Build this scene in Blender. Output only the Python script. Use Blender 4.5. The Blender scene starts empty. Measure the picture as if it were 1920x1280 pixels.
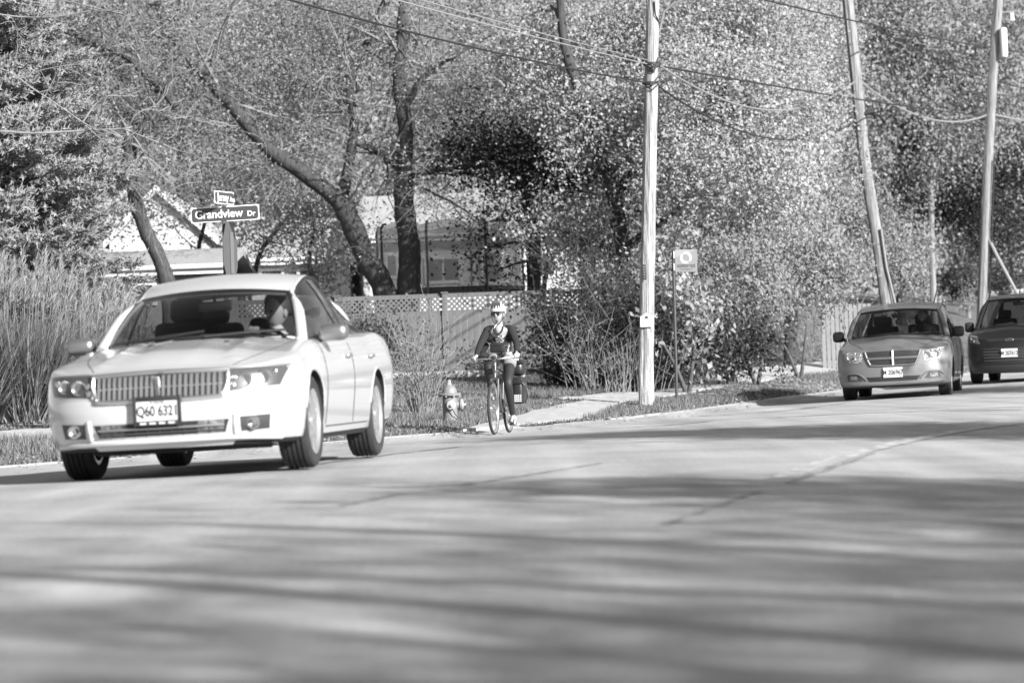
import bpy, bmesh, math, random
import numpy as np
from mathutils import Vector, Matrix, Euler
from mathutils.bvhtree import BVHTree

# ------------------------------------------------------------------ camera, sky, sun, exposure
scene = bpy.context.scene
COL = scene.collection
F_PX, HOR, ROLL, CAM_Z = 5500.0, 704.0, math.radians(2.0), 0.60
PITCH = math.atan((HOR - 640.0) / F_PX)
CAM = Vector((0, 0, CAM_Z))
FWD = Vector((0, math.cos(PITCH), math.sin(PITCH)))
UP0 = Vector((0, -math.sin(PITCH), math.cos(PITCH)))
RT0 = Vector((1, 0, 0))
RT = RT0 * math.cos(ROLL) - UP0 * math.sin(ROLL)
UP = RT0 * math.sin(ROLL) + UP0 * math.cos(ROLL)
cam_data = bpy.data.cameras.new('camera')
cam = bpy.data.objects.new('camera', cam_data)
COL.objects.link(cam)
m = Matrix((RT, UP, -FWD)).transposed().to_4x4()
m.translation = CAM
cam.matrix_world = m
cam_data.sensor_width = 36.0
cam_data.lens = F_PX / 1920.0 * 36.0
cam_data.clip_start = 0.5
cam_data.clip_end = 2000
cam_data.dof.use_dof = True
cam_data.dof.focus_distance = 38.0
cam_data.dof.aperture_fstop = 2.7
scene.camera = cam

SUN_AZ, SUN_EL = math.radians(42), math.radians(25)      # azimuth: to the right of straight behind the camera
SUN = Vector((math.sin(SUN_AZ) * math.cos(SUN_EL), -math.cos(SUN_AZ) * math.cos(SUN_EL), math.sin(SUN_EL)))
world = bpy.data.worlds.new('World')
scene.world = world
world.use_nodes = True
wn = world.node_tree
for n in list(wn.nodes):
    wn.nodes.remove(n)
w_out = wn.nodes.new('ShaderNodeOutputWorld')
w_bg = wn.nodes.new('ShaderNodeBackground')
w_bw = wn.nodes.new('ShaderNodeRGBToBW')
w_sky = wn.nodes.new('ShaderNodeTexSky')
w_sky.sky_type = 'NISHITA'
w_sky.sun_disc = False
w_sky.sun_elevation = SUN_EL
w_sky.sun_rotation = math.radians(180) - SUN_AZ
w_bg.inputs['Strength'].default_value = 0.085
wn.links.new(w_sky.outputs['Color'], w_bw.inputs['Color'])
wn.links.new(w_bw.outputs['Val'], w_bg.inputs['Color'])
wn.links.new(w_bg.outputs['Background'], w_out.inputs['Surface'])
sun_data = bpy.data.lights.new('sun', 'SUN')
sun_data.energy = 5.0
sun_data.angle = math.radians(0.53)
sun = bpy.data.objects.new('sun', sun_data)
sun.rotation_euler = (-SUN).to_track_quat('-Z', 'Y').to_euler()
sun.location = (20, -20, 30)
COL.objects.link(sun)
scene.view_settings.view_transform = 'Standard'
scene.view_settings.look = 'None'
scene.view_settings.exposure = 1.0
scene.view_settings.gamma = 1.0
scene.cycles.max_bounces = 8
scene.cycles.transparent_max_bounces = 24
scene.cycles.caustics_reflective = False
scene.cycles.caustics_refractive = False

# ------------------------------------------------------------------ materials (the photograph is black and white)
def mat(name, g, rough=0.7, metal=0.0, var=0.0, scale=20.0, coat=0.0, bump=0.0, spec=0.5, stretch=None, detail=6.0, contrast=1.0):
    M = bpy.data.materials.new(name)
    M.use_nodes = True
    nt = M.node_tree
    b = nt.nodes['Principled BSDF']
    b.inputs['Base Color'].default_value = (g, g, g, 1)
    b.inputs['Roughness'].default_value = rough
    b.inputs['Metallic'].default_value = metal
    b.inputs['Coat Weight'].default_value = coat
    b.inputs['Coat Roughness'].default_value = 0.05
    b.inputs['Specular IOR Level'].default_value = spec
    if var > 0 or bump > 0:
        tc = nt.nodes.new('ShaderNodeTexCoord')
        mp = nt.nodes.new('ShaderNodeMapping')
        if stretch:
            mp.inputs['Scale'].default_value = stretch
        nz = nt.nodes.new('ShaderNodeTexNoise')
        nz.inputs['Scale'].default_value = scale
        nz.inputs['Detail'].default_value = detail
        nz.inputs['Roughness'].default_value = 0.65
        nt.links.new(tc.outputs['Object'], mp.inputs['Vector'])
        nt.links.new(mp.outputs['Vector'], nz.inputs['Vector'])
        if var > 0:
            mr = nt.nodes.new('ShaderNodeMapRange')
            mr.inputs['From Min'].default_value = 0.5 - 0.25 / contrast
            mr.inputs['From Max'].default_value = 0.5 + 0.25 / contrast
            mr.inputs['To Min'].default_value = max(0.004, g * (1 - var))
            mr.inputs['To Max'].default_value = g * (1 + var)
            nt.links.new(nz.outputs['Fac'], mr.inputs['Value'])
            nt.links.new(mr.outputs['Result'], b.inputs['Base Color'])
        if bump > 0:
            bp = nt.nodes.new('ShaderNodeBump')
            bp.inputs['Strength'].default_value = bump
            bp.inputs['Distance'].default_value = 0.02
            nt.links.new(nz.outputs['Fac'], bp.inputs['Height'])
            nt.links.new(bp.outputs['Normal'], b.inputs['Normal'])
    return M

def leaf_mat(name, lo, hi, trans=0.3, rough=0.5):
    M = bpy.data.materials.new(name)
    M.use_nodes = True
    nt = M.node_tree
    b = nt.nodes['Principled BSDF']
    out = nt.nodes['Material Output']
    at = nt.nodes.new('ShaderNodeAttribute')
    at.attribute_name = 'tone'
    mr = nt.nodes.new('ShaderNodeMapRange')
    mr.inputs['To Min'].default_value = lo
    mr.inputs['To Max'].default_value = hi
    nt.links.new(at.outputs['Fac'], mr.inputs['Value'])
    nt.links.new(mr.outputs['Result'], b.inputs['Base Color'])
    b.inputs['Roughness'].default_value = rough
    b.inputs['Specular IOR Level'].default_value = 0.4
    if trans > 0:
        tr = nt.nodes.new('ShaderNodeBsdfTranslucent')
        nt.links.new(mr.outputs['Result'], tr.inputs['Color'])
        mx = nt.nodes.new('ShaderNodeMixShader')
        mx.inputs['Fac'].default_value = trans
        nt.links.new(b.outputs['BSDF'], mx.inputs[1])
        nt.links.new(tr.outputs['BSDF'], mx.inputs[2])
        nt.links.new(mx.outputs['Shader'], out.inputs['Surface'])
    return M

def glass_mat(name, tint, ior=1.45, rough=0.03):
    M = bpy.data.materials.new(name)
    M.use_nodes = True
    nt = M.node_tree
    nt.nodes.remove(nt.nodes['Principled BSDF'])
    out = nt.nodes['Material Output']
    t = nt.nodes.new('ShaderNodeBsdfTransparent')
    t.inputs['Color'].default_value = (tint, tint, tint, 1)
    gl = nt.nodes.new('ShaderNodeBsdfGlossy')
    gl.inputs['Roughness'].default_value = rough
    gl.inputs['Color'].default_value = (0.9, 0.9, 0.9, 1)
    lw = nt.nodes.new('ShaderNodeLayerWeight')           # Schlick reflectance, the same from either face
    lw.inputs['Blend'].default_value = 0.5
    f0 = ((ior - 1) / (ior + 1)) ** 2
    pw = nt.nodes.new('ShaderNodeMath'); pw.operation = 'POWER'; pw.inputs[1].default_value = 5.0
    ma = nt.nodes.new('ShaderNodeMath'); ma.operation = 'MULTIPLY_ADD'; ma.inputs[1].default_value = 1 - f0; ma.inputs[2].default_value = f0
    nt.links.new(lw.outputs['Facing'], pw.inputs[0])
    nt.links.new(pw.outputs['Value'], ma.inputs[0])
    mx = nt.nodes.new('ShaderNodeMixShader')
    nt.links.new(ma.outputs['Value'], mx.inputs['Fac'])
    nt.links.new(t.outputs['BSDF'], mx.inputs[1])
    nt.links.new(gl.outputs['BSDF'], mx.inputs[2])
    nt.links.new(mx.outputs['Shader'], out.inputs['Surface'])
    return M

def net_mat(name, g, cover):
    M = bpy.data.materials.new(name)
    M.use_nodes = True
    nt = M.node_tree
    b = nt.nodes['Principled BSDF']
    b.inputs['Base Color'].default_value = (g, g, g, 1)
    b.inputs['Roughness'].default_value = 0.9
    t = nt.nodes.new('ShaderNodeBsdfTransparent')
    mx = nt.nodes.new('ShaderNodeMixShader')
    mx.inputs['Fac'].default_value = cover
    nt.links.new(t.outputs['BSDF'], mx.inputs[1])
    nt.links.new(b.outputs['BSDF'], mx.inputs[2])
    nt.links.new(mx.outputs['Shader'], nt.nodes['Material Output'].inputs['Surface'])
    return M

def asphalt_mat():
    M = bpy.data.materials.new('worn asphalt')
    M.use_nodes = True
    nt = M.node_tree
    b = nt.nodes['Principled BSDF']
    tc = nt.nodes.new('ShaderNodeTexCoord')
    fine = nt.nodes.new('ShaderNodeTexNoise')
    fine.inputs['Scale'].default_value = 38
    fine.inputs['Detail'].default_value = 5
    fine.inputs['Roughness'].default_value = 0.8
    big = nt.nodes.new('ShaderNodeTexNoise')
    big.inputs['Scale'].default_value = 0.55
    big.inputs['Detail'].default_value = 5
    nt.links.new(tc.outputs['Object'], fine.inputs['Vector'])
    nt.links.new(tc.outputs['Object'], big.inputs['Vector'])
    m1 = nt.nodes.new('ShaderNodeMapRange')
    m1.inputs['From Min'].default_value = 0.3
    m1.inputs['From Max'].default_value = 0.7
    m1.inputs['To Min'].default_value = 0.62
    m1.inputs['To Max'].default_value = 1.38
    nt.links.new(fine.outputs['Fac'], m1.inputs['Value'])
    m2 = nt.nodes.new('ShaderNodeMapRange')
    m2.inputs['From Min'].default_value = 0.3
    m2.inputs['From Max'].default_value = 0.7
    m2.inputs['To Min'].default_value = 0.30
    m2.inputs['To Max'].default_value = 0.44
    nt.links.new(big.outputs['Fac'], m2.inputs['Value'])
    mu = nt.nodes.new('ShaderNodeMath')
    mu.operation = 'MULTIPLY'
    nt.links.new(m1.outputs['Result'], mu.inputs[0])
    nt.links.new(m2.outputs['Result'], mu.inputs[1])
    # wheel tracks and drips worn along the lanes
    mp = nt.nodes.new('ShaderNodeMapping')
    mp.inputs['Rotation'].default_value = (0, 0, math.radians(17))
    mp.inputs['Scale'].default_value = (1.6, 0.07, 1)
    tr = nt.nodes.new('ShaderNodeTexNoise')
    tr.inputs['Scale'].default_value = 1.0
    tr.inputs['Detail'].default_value = 4
    nt.links.new(tc.outputs['Object'], mp.inputs['Vector'])
    nt.links.new(mp.outputs['Vector'], tr.inputs['Vector'])
    m3 = nt.nodes.new('ShaderNodeMapRange')
    m3.inputs['From Min'].default_value = 0.3
    m3.inputs['From Max'].default_value = 0.7
    m3.inputs['To Min'].default_value = 0.78
    m3.inputs['To Max'].default_value = 1.18
    nt.links.new(tr.outputs['Fac'], m3.inputs['Value'])
    mu2 = nt.nodes.new('ShaderNodeMath')
    mu2.operation = 'MULTIPLY'
    nt.links.new(mu.outputs['Value'], mu2.inputs[0])
    nt.links.new(m3.outputs['Result'], mu2.inputs[1])
    nt.links.new(mu2.outputs['Value'], b.inputs['Base Color'])
    b.inputs['Roughness'].default_value = 0.85
    bp = nt.nodes.new('ShaderNodeBump')
    bp.inputs['Strength'].default_value = 0.6
    bp.inputs['Distance'].default_value = 0.006
    nt.links.new(fine.outputs['Fac'], bp.inputs['Height'])
    nt.links.new(bp.outputs['Normal'], b.inputs['Normal'])
    return M

def worn_paint_mat():
    M = bpy.data.materials.new('worn line paint')
    M.use_nodes = True
    nt = M.node_tree
    b = nt.nodes['Principled BSDF']
    tc = nt.nodes.new('ShaderNodeTexCoord')
    nz = nt.nodes.new('ShaderNodeTexNoise')
    nz.inputs['Scale'].default_value = 9
    nz.inputs['Detail'].default_value = 8
    nt.links.new(tc.outputs['Object'], nz.inputs['Vector'])
    mr = nt.nodes.new('ShaderNodeMapRange')
    mr.inputs['From Min'].default_value = 0.42
    mr.inputs['From Max'].default_value = 0.6
    mr.inputs['To Min'].default_value = 0.30
    mr.inputs['To Max'].default_value = 0.55
    nt.links.new(nz.outputs['Fac'], mr.inputs['Value'])
    nt.links.new(mr.outputs['Result'], b.inputs['Base Color'])
    b.inputs['Roughness'].default_value = 0.8
    return M

MT = dict(
    asphalt=asphalt_mat(), paint_line=worn_paint_mat(),
    seal=mat('crack sealant', 0.23, 0.85, var=0.45, scale=3, contrast=1.5),
    concrete=mat('pale concrete', 0.42, 0.9, var=0.35, scale=6, bump=0.3),
    soil=mat('turf soil', 0.11, 0.95, var=0.6, scale=5, bump=0.6, contrast=1.4),
    litter=leaf_mat('fallen leaves', 0.16, 0.50, 0.0, 0.8),
    grass=leaf_mat('lawn grass', 0.07, 0.32, 0.25, 0.7),
    white_car=mat('white car paint', 0.52, 0.25, coat=1.0),
    silver_car=mat('grey metallic car paint', 0.17, 0.5, metal=0.25, coat=0.5),
    dark_car=mat('dark car paint', 0.010, 0.35, coat=0.35),
    black_plastic=mat('black plastic', 0.022, 0.55),
    dark_trim=mat('dark trim', 0.05, 0.4),
    under=mat('underbody', 0.02, 0.9),
    interior=mat('dark interior', 0.035, 0.8),
    seat_cloth=mat('seat cloth', 0.06, 0.9),
    pale_cloth=mat('pale trim cloth', 0.45, 0.9),
    chrome=mat('chrome', 0.75, 0.18, metal=1.0),
    satin=mat('satin metal', 0.62, 0.3, metal=0.9),
    alloy=mat('alloy rim', 0.68, 0.25, metal=0.8),
    tyre=mat('tyre rubber', 0.028, 0.85, var=0.3, scale=30),
    lamp=mat('lamp housing', 0.17, 0.5, var=0.6, scale=25, contrast=2), satin_grey=mat('satin grey metal', 0.3, 0.35, metal=0.8),
    lamp_bright=mat('bright lamp housing', 0.34, 0.4, var=0.7, scale=30, contrast=2),
    lamp_dark=mat('smoked lamp housing', 0.12, 0.25, metal=0.3),
    clear=glass_mat('clear lamp cover', 0.92, 1.30, 0.05),
    screen=glass_mat('windscreen glass', 0.52, 1.25),
    side_glass=glass_mat('side glass', 0.72, 1.75),
    tint_glass=glass_mat('tinted glass', 0.34, 1.45),
    plate=mat('number plate', 0.62, 0.45),
    ink=mat('plate ink', 0.03, 0.6),
    ink_soft=mat('grey print', 0.22, 0.6),
    sign_dark=mat('sign face dark', 0.055, 0.45),
    sign_white=mat('sign legend', 0.85, 0.5),
    sign_grey=mat('sign face grey', 0.21, 0.45),
    sign_back=mat('sign back', 0.12, 0.5, metal=0.3, var=0.1),
    post_dark=mat('dark steel post', 0.05, 0.5),
    post_grey=mat('galvanised steel', 0.2, 0.6, metal=0.3),
    pole=mat('weathered pole wood', 0.32, 0.9, var=0.6, scale=16, stretch=(3, 3, 0.10), bump=1.0, contrast=2.0),
    pole2=mat('grey pole wood', 0.22, 0.9, var=0.5, scale=9, stretch=(3, 3, 0.16), bump=0.8, contrast=1.4),
    wire=mat('cable', 0.015, 0.6),
    wire_pale=mat('pale cable', 0.24, 0.5),
    fence=mat('weathered fence wood', 0.125, 0.9, var=0.25, scale=6, stretch=(4, 4, 0.3), bump=0.3),
    bark=mat('bark', 0.055, 0.95, var=0.6, scale=14, stretch=(2, 2, 0.35), bump=1.0, contrast=1.3),
    bark_pale=mat('pale bark', 0.30, 0.9, var=0.4, scale=14, stretch=(2, 2, 0.4), bump=0.8),
    twig=mat('pale dry twig', 0.21, 0.9, var=0.3, scale=10),
    twig_dark=mat('dark twig', 0.08, 0.9, var=0.4, scale=10),
    leaf_bright=leaf_mat('bright autumn leaves', 0.18, 0.54, 0.35, 0.6),
    leaf_mid=leaf_mat('mid autumn leaves', 0.12, 0.42, 0.35, 0.6),
    leaf_shade=leaf_mat('shade-toned autumn leaves', 0.05, 0.22, 0.25, 0.5),  # darker autumn leaf tone with shade put into the colour
    leaf_dark=leaf_mat('dark and shade-toned leaves', 0.015, 0.07, 0.25, 0.45),  # dark foliage; in the deep crowns this colour stands in for shade
    needle=leaf_mat('spruce needles', 0.09, 0.38, 0.15, 0.6),
    reed=leaf_mat('dry grass blades', 0.025, 0.33, 0.25, 0.7),
    plume=leaf_mat('seed plumes', 0.2, 0.5, 0.35, 0.9),
    hydrant=mat('hydrant paint', 0.20, 0.45, var=0.15, scale=10),
    hydrant_cap=mat('hydrant cap paint', 0.34, 0.45, var=0.1, scale=10),
    wall_pale=mat('pale house wall', 0.45, 0.85, var=0.08, scale=3),
    wall_grey=mat('grey siding', 0.22, 0.85, var=0.1, scale=3),
    roof=mat('pale shingles', 0.34, 0.9, var=0.3, scale=12),
    trim_white=mat('white trim', 0.6, 0.7),
    dark_glass=mat('dark window pane', 0.03, 0.1, spec=0.8),
    net=net_mat('safety net', 0.6, 0.7),
    skin=mat('skin', 0.36, 0.5), hair=mat('hair', 0.06, 0.6),
    knit=mat('dark knit', 0.018, 0.95, var=0.3, scale=60),
    stocking=mat('dark stocking', 0.020, 0.6),
    dress=mat('patterned cloth', 0.22, 0.85, var=0.95, scale=38, contrast=3.5, detail=2),
    skirt=mat('plain skirt cloth', 0.22, 0.85),
    shoe=mat('shoe', 0.05, 0.5), shoe_pale=mat('pale shoe trim', 0.6, 0.6),
    glove=mat('pale glove', 0.5, 0.7),
    helmet=mat('white helmet', 0.6, 0.35), helmet_dark=mat('helmet vent', 0.06, 0.5),
    lens=mat('dark lens', 0.015, 0.1, spec=0.8),
    frame=mat('bicycle paint', 0.07, 0.3, coat=0.5), leather=mat('black leather', 0.022, 0.35),
    stone=mat('pale stone', 0.55, 0.9, var=0.2, scale=14),
    check=mat('white check', 0.8, 0.6), shirt=mat('pale shirt', 0.6, 0.85), shirt_dark=mat('dark shirt', 0.04, 0.9),
)

# ------------------------------------------------------------------ helpers
def tag(o, label=None, cat=None, group=None, kind=None):
    if label: o['label'] = label
    if cat: o['category'] = cat
    if group: o['group'] = group
    if kind: o['kind'] = kind
    return o

def empty(name, loc=(0, 0, 0), rot=(0, 0, 0), label=None, cat=None, group=None):
    o = bpy.data.objects.new(name, None)
    o.empty_display_size = 0.2
    o.location = loc
    o.rotation_euler = rot
    COL.objects.link(o)
    return tag(o, label, cat, group)

class MB:
    def __init__(self):
        self.v, self.f, self.t = [], [], []
    def add(self, vs, fs):
        o = len(self.v)
        self.v += [tuple(p) for p in vs]
        self.f += [tuple(i + o for i in f) for f in fs]
        return self
    def box(self, c, s, R=None):
        hx, hy, hz = s[0] / 2, s[1] / 2, s[2] / 2
        vs = []
        for x, y, z in ((-1,-1,-1),(1,-1,-1),(1,1,-1),(-1,1,-1),(-1,-1,1),(1,-1,1),(1,1,1),(-1,1,1)):
            p = Vector((x * hx, y * hy, z * hz))
            if R is not None: p = R @ p
            vs.append(p + Vector(c))
        return self.add(vs, [(0,3,2,1),(4,5,6,7),(0,1,5,4),(1,2,6,5),(2,3,7,6),(3,0,4,7)])
    def rbox(self, c, s, r=0.02, R=None, n=2):
        bm = bmesh.new()
        bmesh.ops.create_cube(bm, size=1)
        for v in bm.verts: v.co = Vector((v.co.x * s[0], v.co.y * s[1], v.co.z * s[2]))
        bmesh.ops.bevel(bm, geom=bm.edges[:], offset=min(r, min(s) * 0.49), segments=n, affect='EDGES', profile=0.5)
        bm.verts.index_update()
        vs = [((R @ v.co) if R is not None else v.co) + Vector(c) for v in bm.verts]
        fs = [tuple(v.index for v in f.verts) for f in bm.faces]
        bm.free()
        return self.add(vs, fs)
    def tube(self, pts, rad, n=8, cap=True):
        pts = [Vector(p) for p in pts]
        if not hasattr(rad, '__len__'): rad = [rad] * len(pts)
        vs, fs = [], []
        a = None
        for i, p in enumerate(pts):
            d = (pts[min(i + 1, len(pts) - 1)] - pts[max(i - 1, 0)])
            d = d.normalized() if d.length > 1e-9 else Vector((0, 0, 1))
            if a is None:
                a = d.orthogonal().normalized()
            else:
                a = (a - d * a.dot(d))
                a = a.normalized() if a.length > 1e-6 else d.orthogonal().normalized()
            b = d.cross(a)
            for k in range(n):
                w = 2 * math.pi * k / n
                vs.append(p + (a * math.cos(w) + b * math.sin(w)) * rad[i])
        for i in range(len(pts) - 1):
            for k in range(n):
                k2 = (k + 1) % n
                fs.append((i * n + k, i * n + k2, (i + 1) * n + k2, (i + 1) * n + k))
        if cap:
            fs.append(tuple(range(n - 1, -1, -1)))
            fs.append(tuple((len(pts) - 1) * n + k for k in range(n)))
        return self.add(vs, fs)
    def lathe(self, prof, n=24, axis='z', c=(0, 0, 0), closed=False):
        vs, fs = [], []
        for (r, h) in prof:
            for k in range(n):
                w = 2 * math.pi * k / n
                p = (r * math.cos(w), r * math.sin(w), h)
                if axis == 'x': p = (p[2], p[0], p[1])
                if axis == 'y': p = (p[0], p[2], p[1])
                vs.append((p[0] + c[0], p[1] + c[1], p[2] + c[2]))
        m_ = len(prof)
        for i in range(m_ if closed else m_ - 1):
            j = (i + 1) % m_
            for k in range(n):
                k2 = (k + 1) % n
                fs.append((i * n + k, i * n + k2, j * n + k2, j * n + k))
        if not closed:
            fs.append(tuple(range(n - 1, -1, -1)))
            fs.append(tuple((m_ - 1) * n + k for k in range(n)))
        return self.add(vs, fs)
    def grid(self, P, flip=False):
        nu, nv = len(P), len(P[0])
        vs = [p for row in P for p in row]
        fs = []
        for i in range(nu - 1):
            for j in range(nv - 1):
                q = (i * nv + j, (i + 1) * nv + j, (i + 1) * nv + j + 1, i * nv + j + 1)
                fs.append(q[::-1] if flip else q)
        return self.add(vs, fs)
    def prism(self, poly, d, R=None, c=(0, 0, 0)):
        """polygon in x-z, extruded d along +y"""
        n = len(poly)
        vs = [Vector((x, 0, z)) for x, z in poly] + [Vector((x, d, z)) for x, z in poly]
        if R is not None: vs = [R @ p for p in vs]
        vs = [p + Vector(c) for p in vs]
        fs = [tuple(range(n)), tuple(range(2 * n - 1, n - 1, -1))]
        for i in range(n):
            j = (i + 1) % n
            fs.append((j, i, n + i, n + j))
        return self.add(vs, fs)
    def ball(self, c, r, nu=14, nv=9):
        if not hasattr(r, '__len__'): r = (r, r, r)
        vs, fs = [], []
        for i in range(nv + 1):
            a = math.pi * i / nv
            for k in range(nu):
                w = 2 * math.pi * k / nu
                vs.append((c[0] + r[0] * math.sin(a) * math.cos(w), c[1] + r[1] * math.sin(a) * math.sin(w), c[2] + r[2] * math.cos(a)))
        for i in range(nv):
            for k in range(nu):
                k2 = (k + 1) % nu
                fs.append((i * nu + k, (i + 1) * nu + k, (i + 1) * nu + k2, i * nu + k2))
        return self.add(vs, fs)
    def build(self, name, material, parent=None, smooth=True, angle=40, kind=None):
        me = bpy.data.meshes.new(name)
        me.from_pydata(self.v, [], self.f)
        me.update()
        me.materials.append(MT[material] if isinstance(material, str) else material)
        if smooth and len(me.polygons):
            me.polygons.foreach_set('use_smooth', [True] * len(me.polygons))
            me.set_sharp_from_angle(angle=math.radians(angle))
        o = bpy.data.objects.new(name, me)
        COL.objects.link(o)
        if parent is not None: o.parent = parent
        if kind: o['kind'] = kind
        return o

def np_mesh(name, V, Fq, material, parent=None, tone=None, smooth=False, kind=None):
    """V (n,3) float, Fq (m,k) int with k 3 or 4; tone per vertex"""
    me = bpy.data.meshes.new(name)
    k = Fq.shape[1]
    me.vertices.add(len(V))
    me.vertices.foreach_set('co', V.astype(np.float32).ravel())
    me.loops.add(Fq.size)
    me.loops.foreach_set('vertex_index', Fq.astype(np.int32).ravel())
    me.polygons.add(len(Fq))
    me.polygons.foreach_set('loop_start', np.arange(0, Fq.size, k, dtype=np.int32))
    me.polygons.foreach_set('loop_total', np.full(len(Fq), k, dtype=np.int32))
    if smooth: me.polygons.foreach_set('use_smooth', np.ones(len(Fq), dtype=bool))
    me.update(calc_edges=True)
    if tone is not None:
        at = me.attributes.new('tone', 'FLOAT', 'POINT')
        at.data.foreach_set('value', tone.astype(np.float32))
    me.materials.append(MT[material])
    o = bpy.data.objects.new(name, me)
    COL.objects.link(o)
    if parent is not None: o.parent = parent
    if kind: o['kind'] = kind
    return o

def text(body, size, material, parent, loc, rot=(math.pi / 2, 0, 0), name='lettering', bold=0.0, sx=1.0, extrude=0.001, align='CENTER'):
    cu = bpy.data.curves.new('t', 'FONT')
    cu.body = body
    cu.size = size
    cu.offset = bold
    cu.extrude = extrude
    cu.align_x = align
    cu.align_y = 'CENTER'
    to = bpy.data.objects.new('t', cu)
    COL.objects.link(to)
    dg = bpy.context.evaluated_depsgraph_get()
    me = bpy.data.meshes.new_from_object(to.evaluated_get(dg))
    bpy.data.objects.remove(to)
    bpy.data.curves.remove(cu)
    me.materials.clear()
    me.materials.append(MT[material])
    o = bpy.data.objects.new(name, me)
    COL.objects.link(o)
    o.parent = parent
    o.location = loc
    o.rotation_euler = rot
    o.scale = (sx, 1, 1)
    return o

def lerp_tab(x, tab):
    if x <= tab[0][0]: return tab[0][1]
    for (a, va), (b, vb) in zip(tab, tab[1:]):
        if x <= b:
            return va + (vb - va) * (x - a) / (b - a)
    return tab[-1][1]
def sstep(a, b, x):
    t = min(1, max(0, (x - a) / (b - a)))
    return t * t * (3 - 2 * t)
def bez(P, n):
    """Catmull-Rom through the points"""
    P = [Vector(p) for p in P]
    Q = [P[0] * 2 - P[1]] + P + [P[-1] * 2 - P[-2]]
    out = []
    for i in range(1, len(Q) - 2):
        for k in range(n):
            t = k / n
            a, b, c, d = Q[i - 1], Q[i], Q[i + 1], Q[i + 2]
            out.append(0.5 * ((2 * b) + (c - a) * t + (2 * a - 5 * b + 4 * c - d) * t * t + (3 * b - a - 3 * c + d) * t ** 3))
    out.append(P[-1])
    return out

# a photo pixel gives a direction; D is the distance ahead of the camera in metres
def ray(x, y):
    d = FWD + RT * ((x - 960) / F_PX) + UP * ((640 - y) / F_PX)
    return d / d.y
def P(x, y, D):
    return CAM + ray(x, y) * D
def px(D):
    return F_PX / D          # pixels per metre there

# ------------------------------------------------------------------ terrain
KERB = [(-120, -34), (-60, -23), (-30, -17), (0, -12.4), (10, -10.6), (20, -8.2), (25, -6.6), (29, -5.06), (33, -3.35), (37, -1.6), (39, -0.75),
        (42, 0.35), (46, 1.7), (50, 3.1), (54, 4.5), (58, 5.95), (62, 7.3), (70, 10.0), (85, 15.3), (105, 23.0), (130, 34.0), (170, 54.0), (400, 170.0)]
ROAD_W, TC = 14.5, 1.06
_kd = np.array([k[0] for k in KERB], float)
_kx = np.array([k[1] for k in KERB], float)
_fd = np.arange(-120, 400, 1.0)
_fx = np.interp(_fd, _kd, _kx)
_ker = np.hanning(9); _ker /= _ker.sum()
_fx = np.convolve(np.pad(_fx, 4, mode='reflect', reflect_type='odd'), _ker, 'valid')
def kx(D): return np.interp(D, _fd, _fx)
def zl(D): return 0.014 * np.clip(np.asarray(D, float) - 47, 0, 75)
LOW = np.array([(0, 0), (0.2, 0.015), (1, 0.06), (3, 0.16), (6, 0.30), (10, 0.62), (20, 0.80), (60, 1.6), (300, 3)])
HIGH = np.array([(0, 0), (0.2, 0.02), (1, 0.12), (2.5, 0.30), (4, 0.50), (6, 1.15), (9, 1.9), (15, 2.6), (30, 3.6), (300, 6)])
def zground(X, D):
    X = np.asarray(X, float); D = np.asarray(D, float)
    t = (kx(D) - X) / TC
    s = -t
    road = -0.20 + 0.19 * (1 - ((s - 7.25) / 7.25) ** 2)
    b = np.clip((X - 2.2) / 4.0, 0, 1); b = b * b * (3 - 2 * b)
    left = -0.13 + (1 - b) * np.interp(t, LOW[:, 0], LOW[:, 1]) + b * np.interp(t, HIGH[:, 0], HIGH[:, 1])
    left = left + 0.02 * np.sin(X * 1.7 + D) * np.clip(t, 0, 1) * np.sin(D * 0.9)
    right = -0.13 + np.interp(s - ROAD_W, [0, 3, 20, 300], [0, 0.1, 0.8, 4])
    z = np.where(t > 0, left, np.where(s < ROAD_W, road, right))
    return z + zl(D)
def zg(X, D): return float(zground(X, D))
def G(x, y):
    """where the pixel's ray meets the ground"""
    r = ray(x, y)
    D = 3.0
    while D < 300:
        p = CAM + r * D
        if p.z <= zg(p.x, D): return p
        D += 0.05
    return CAM + r * 300
def ground_at(x, D):
    """point on the ground straight ahead at distance D and picture column x (row by iteration)"""
    y = 740
    for _ in range(12):
        p = P(x, y, D)
        z = zg(p.x, D)
        y -= (z - p.z) * px(D)
    p = P(x, y, D)
    return Vector((p.x, D, zg(p.x, D)))

def sheet(name, material, Ds, ts, zoff, parent=None, noise=0):
    """ground sheet following the kerb line; ts = offsets left of the kerb"""
    V, F = [], []
    for D in Ds:
        for t in ts:
            X = float(kx(D)) - t * TC
            V.append((X, D, zg(X - (1e-4 if t == 0 else 0), D) + zoff))
    n = len(ts)
    for i in range(len(Ds) - 1):
        for j in range(n - 1):
            F.append((i * n + j, (i + 1) * n + j, (i + 1) * n + j + 1, i * n + j + 1))
    mb = MB(); mb.v = V; mb.f = F
    o = mb.build(name, material, parent)
    return o

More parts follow.
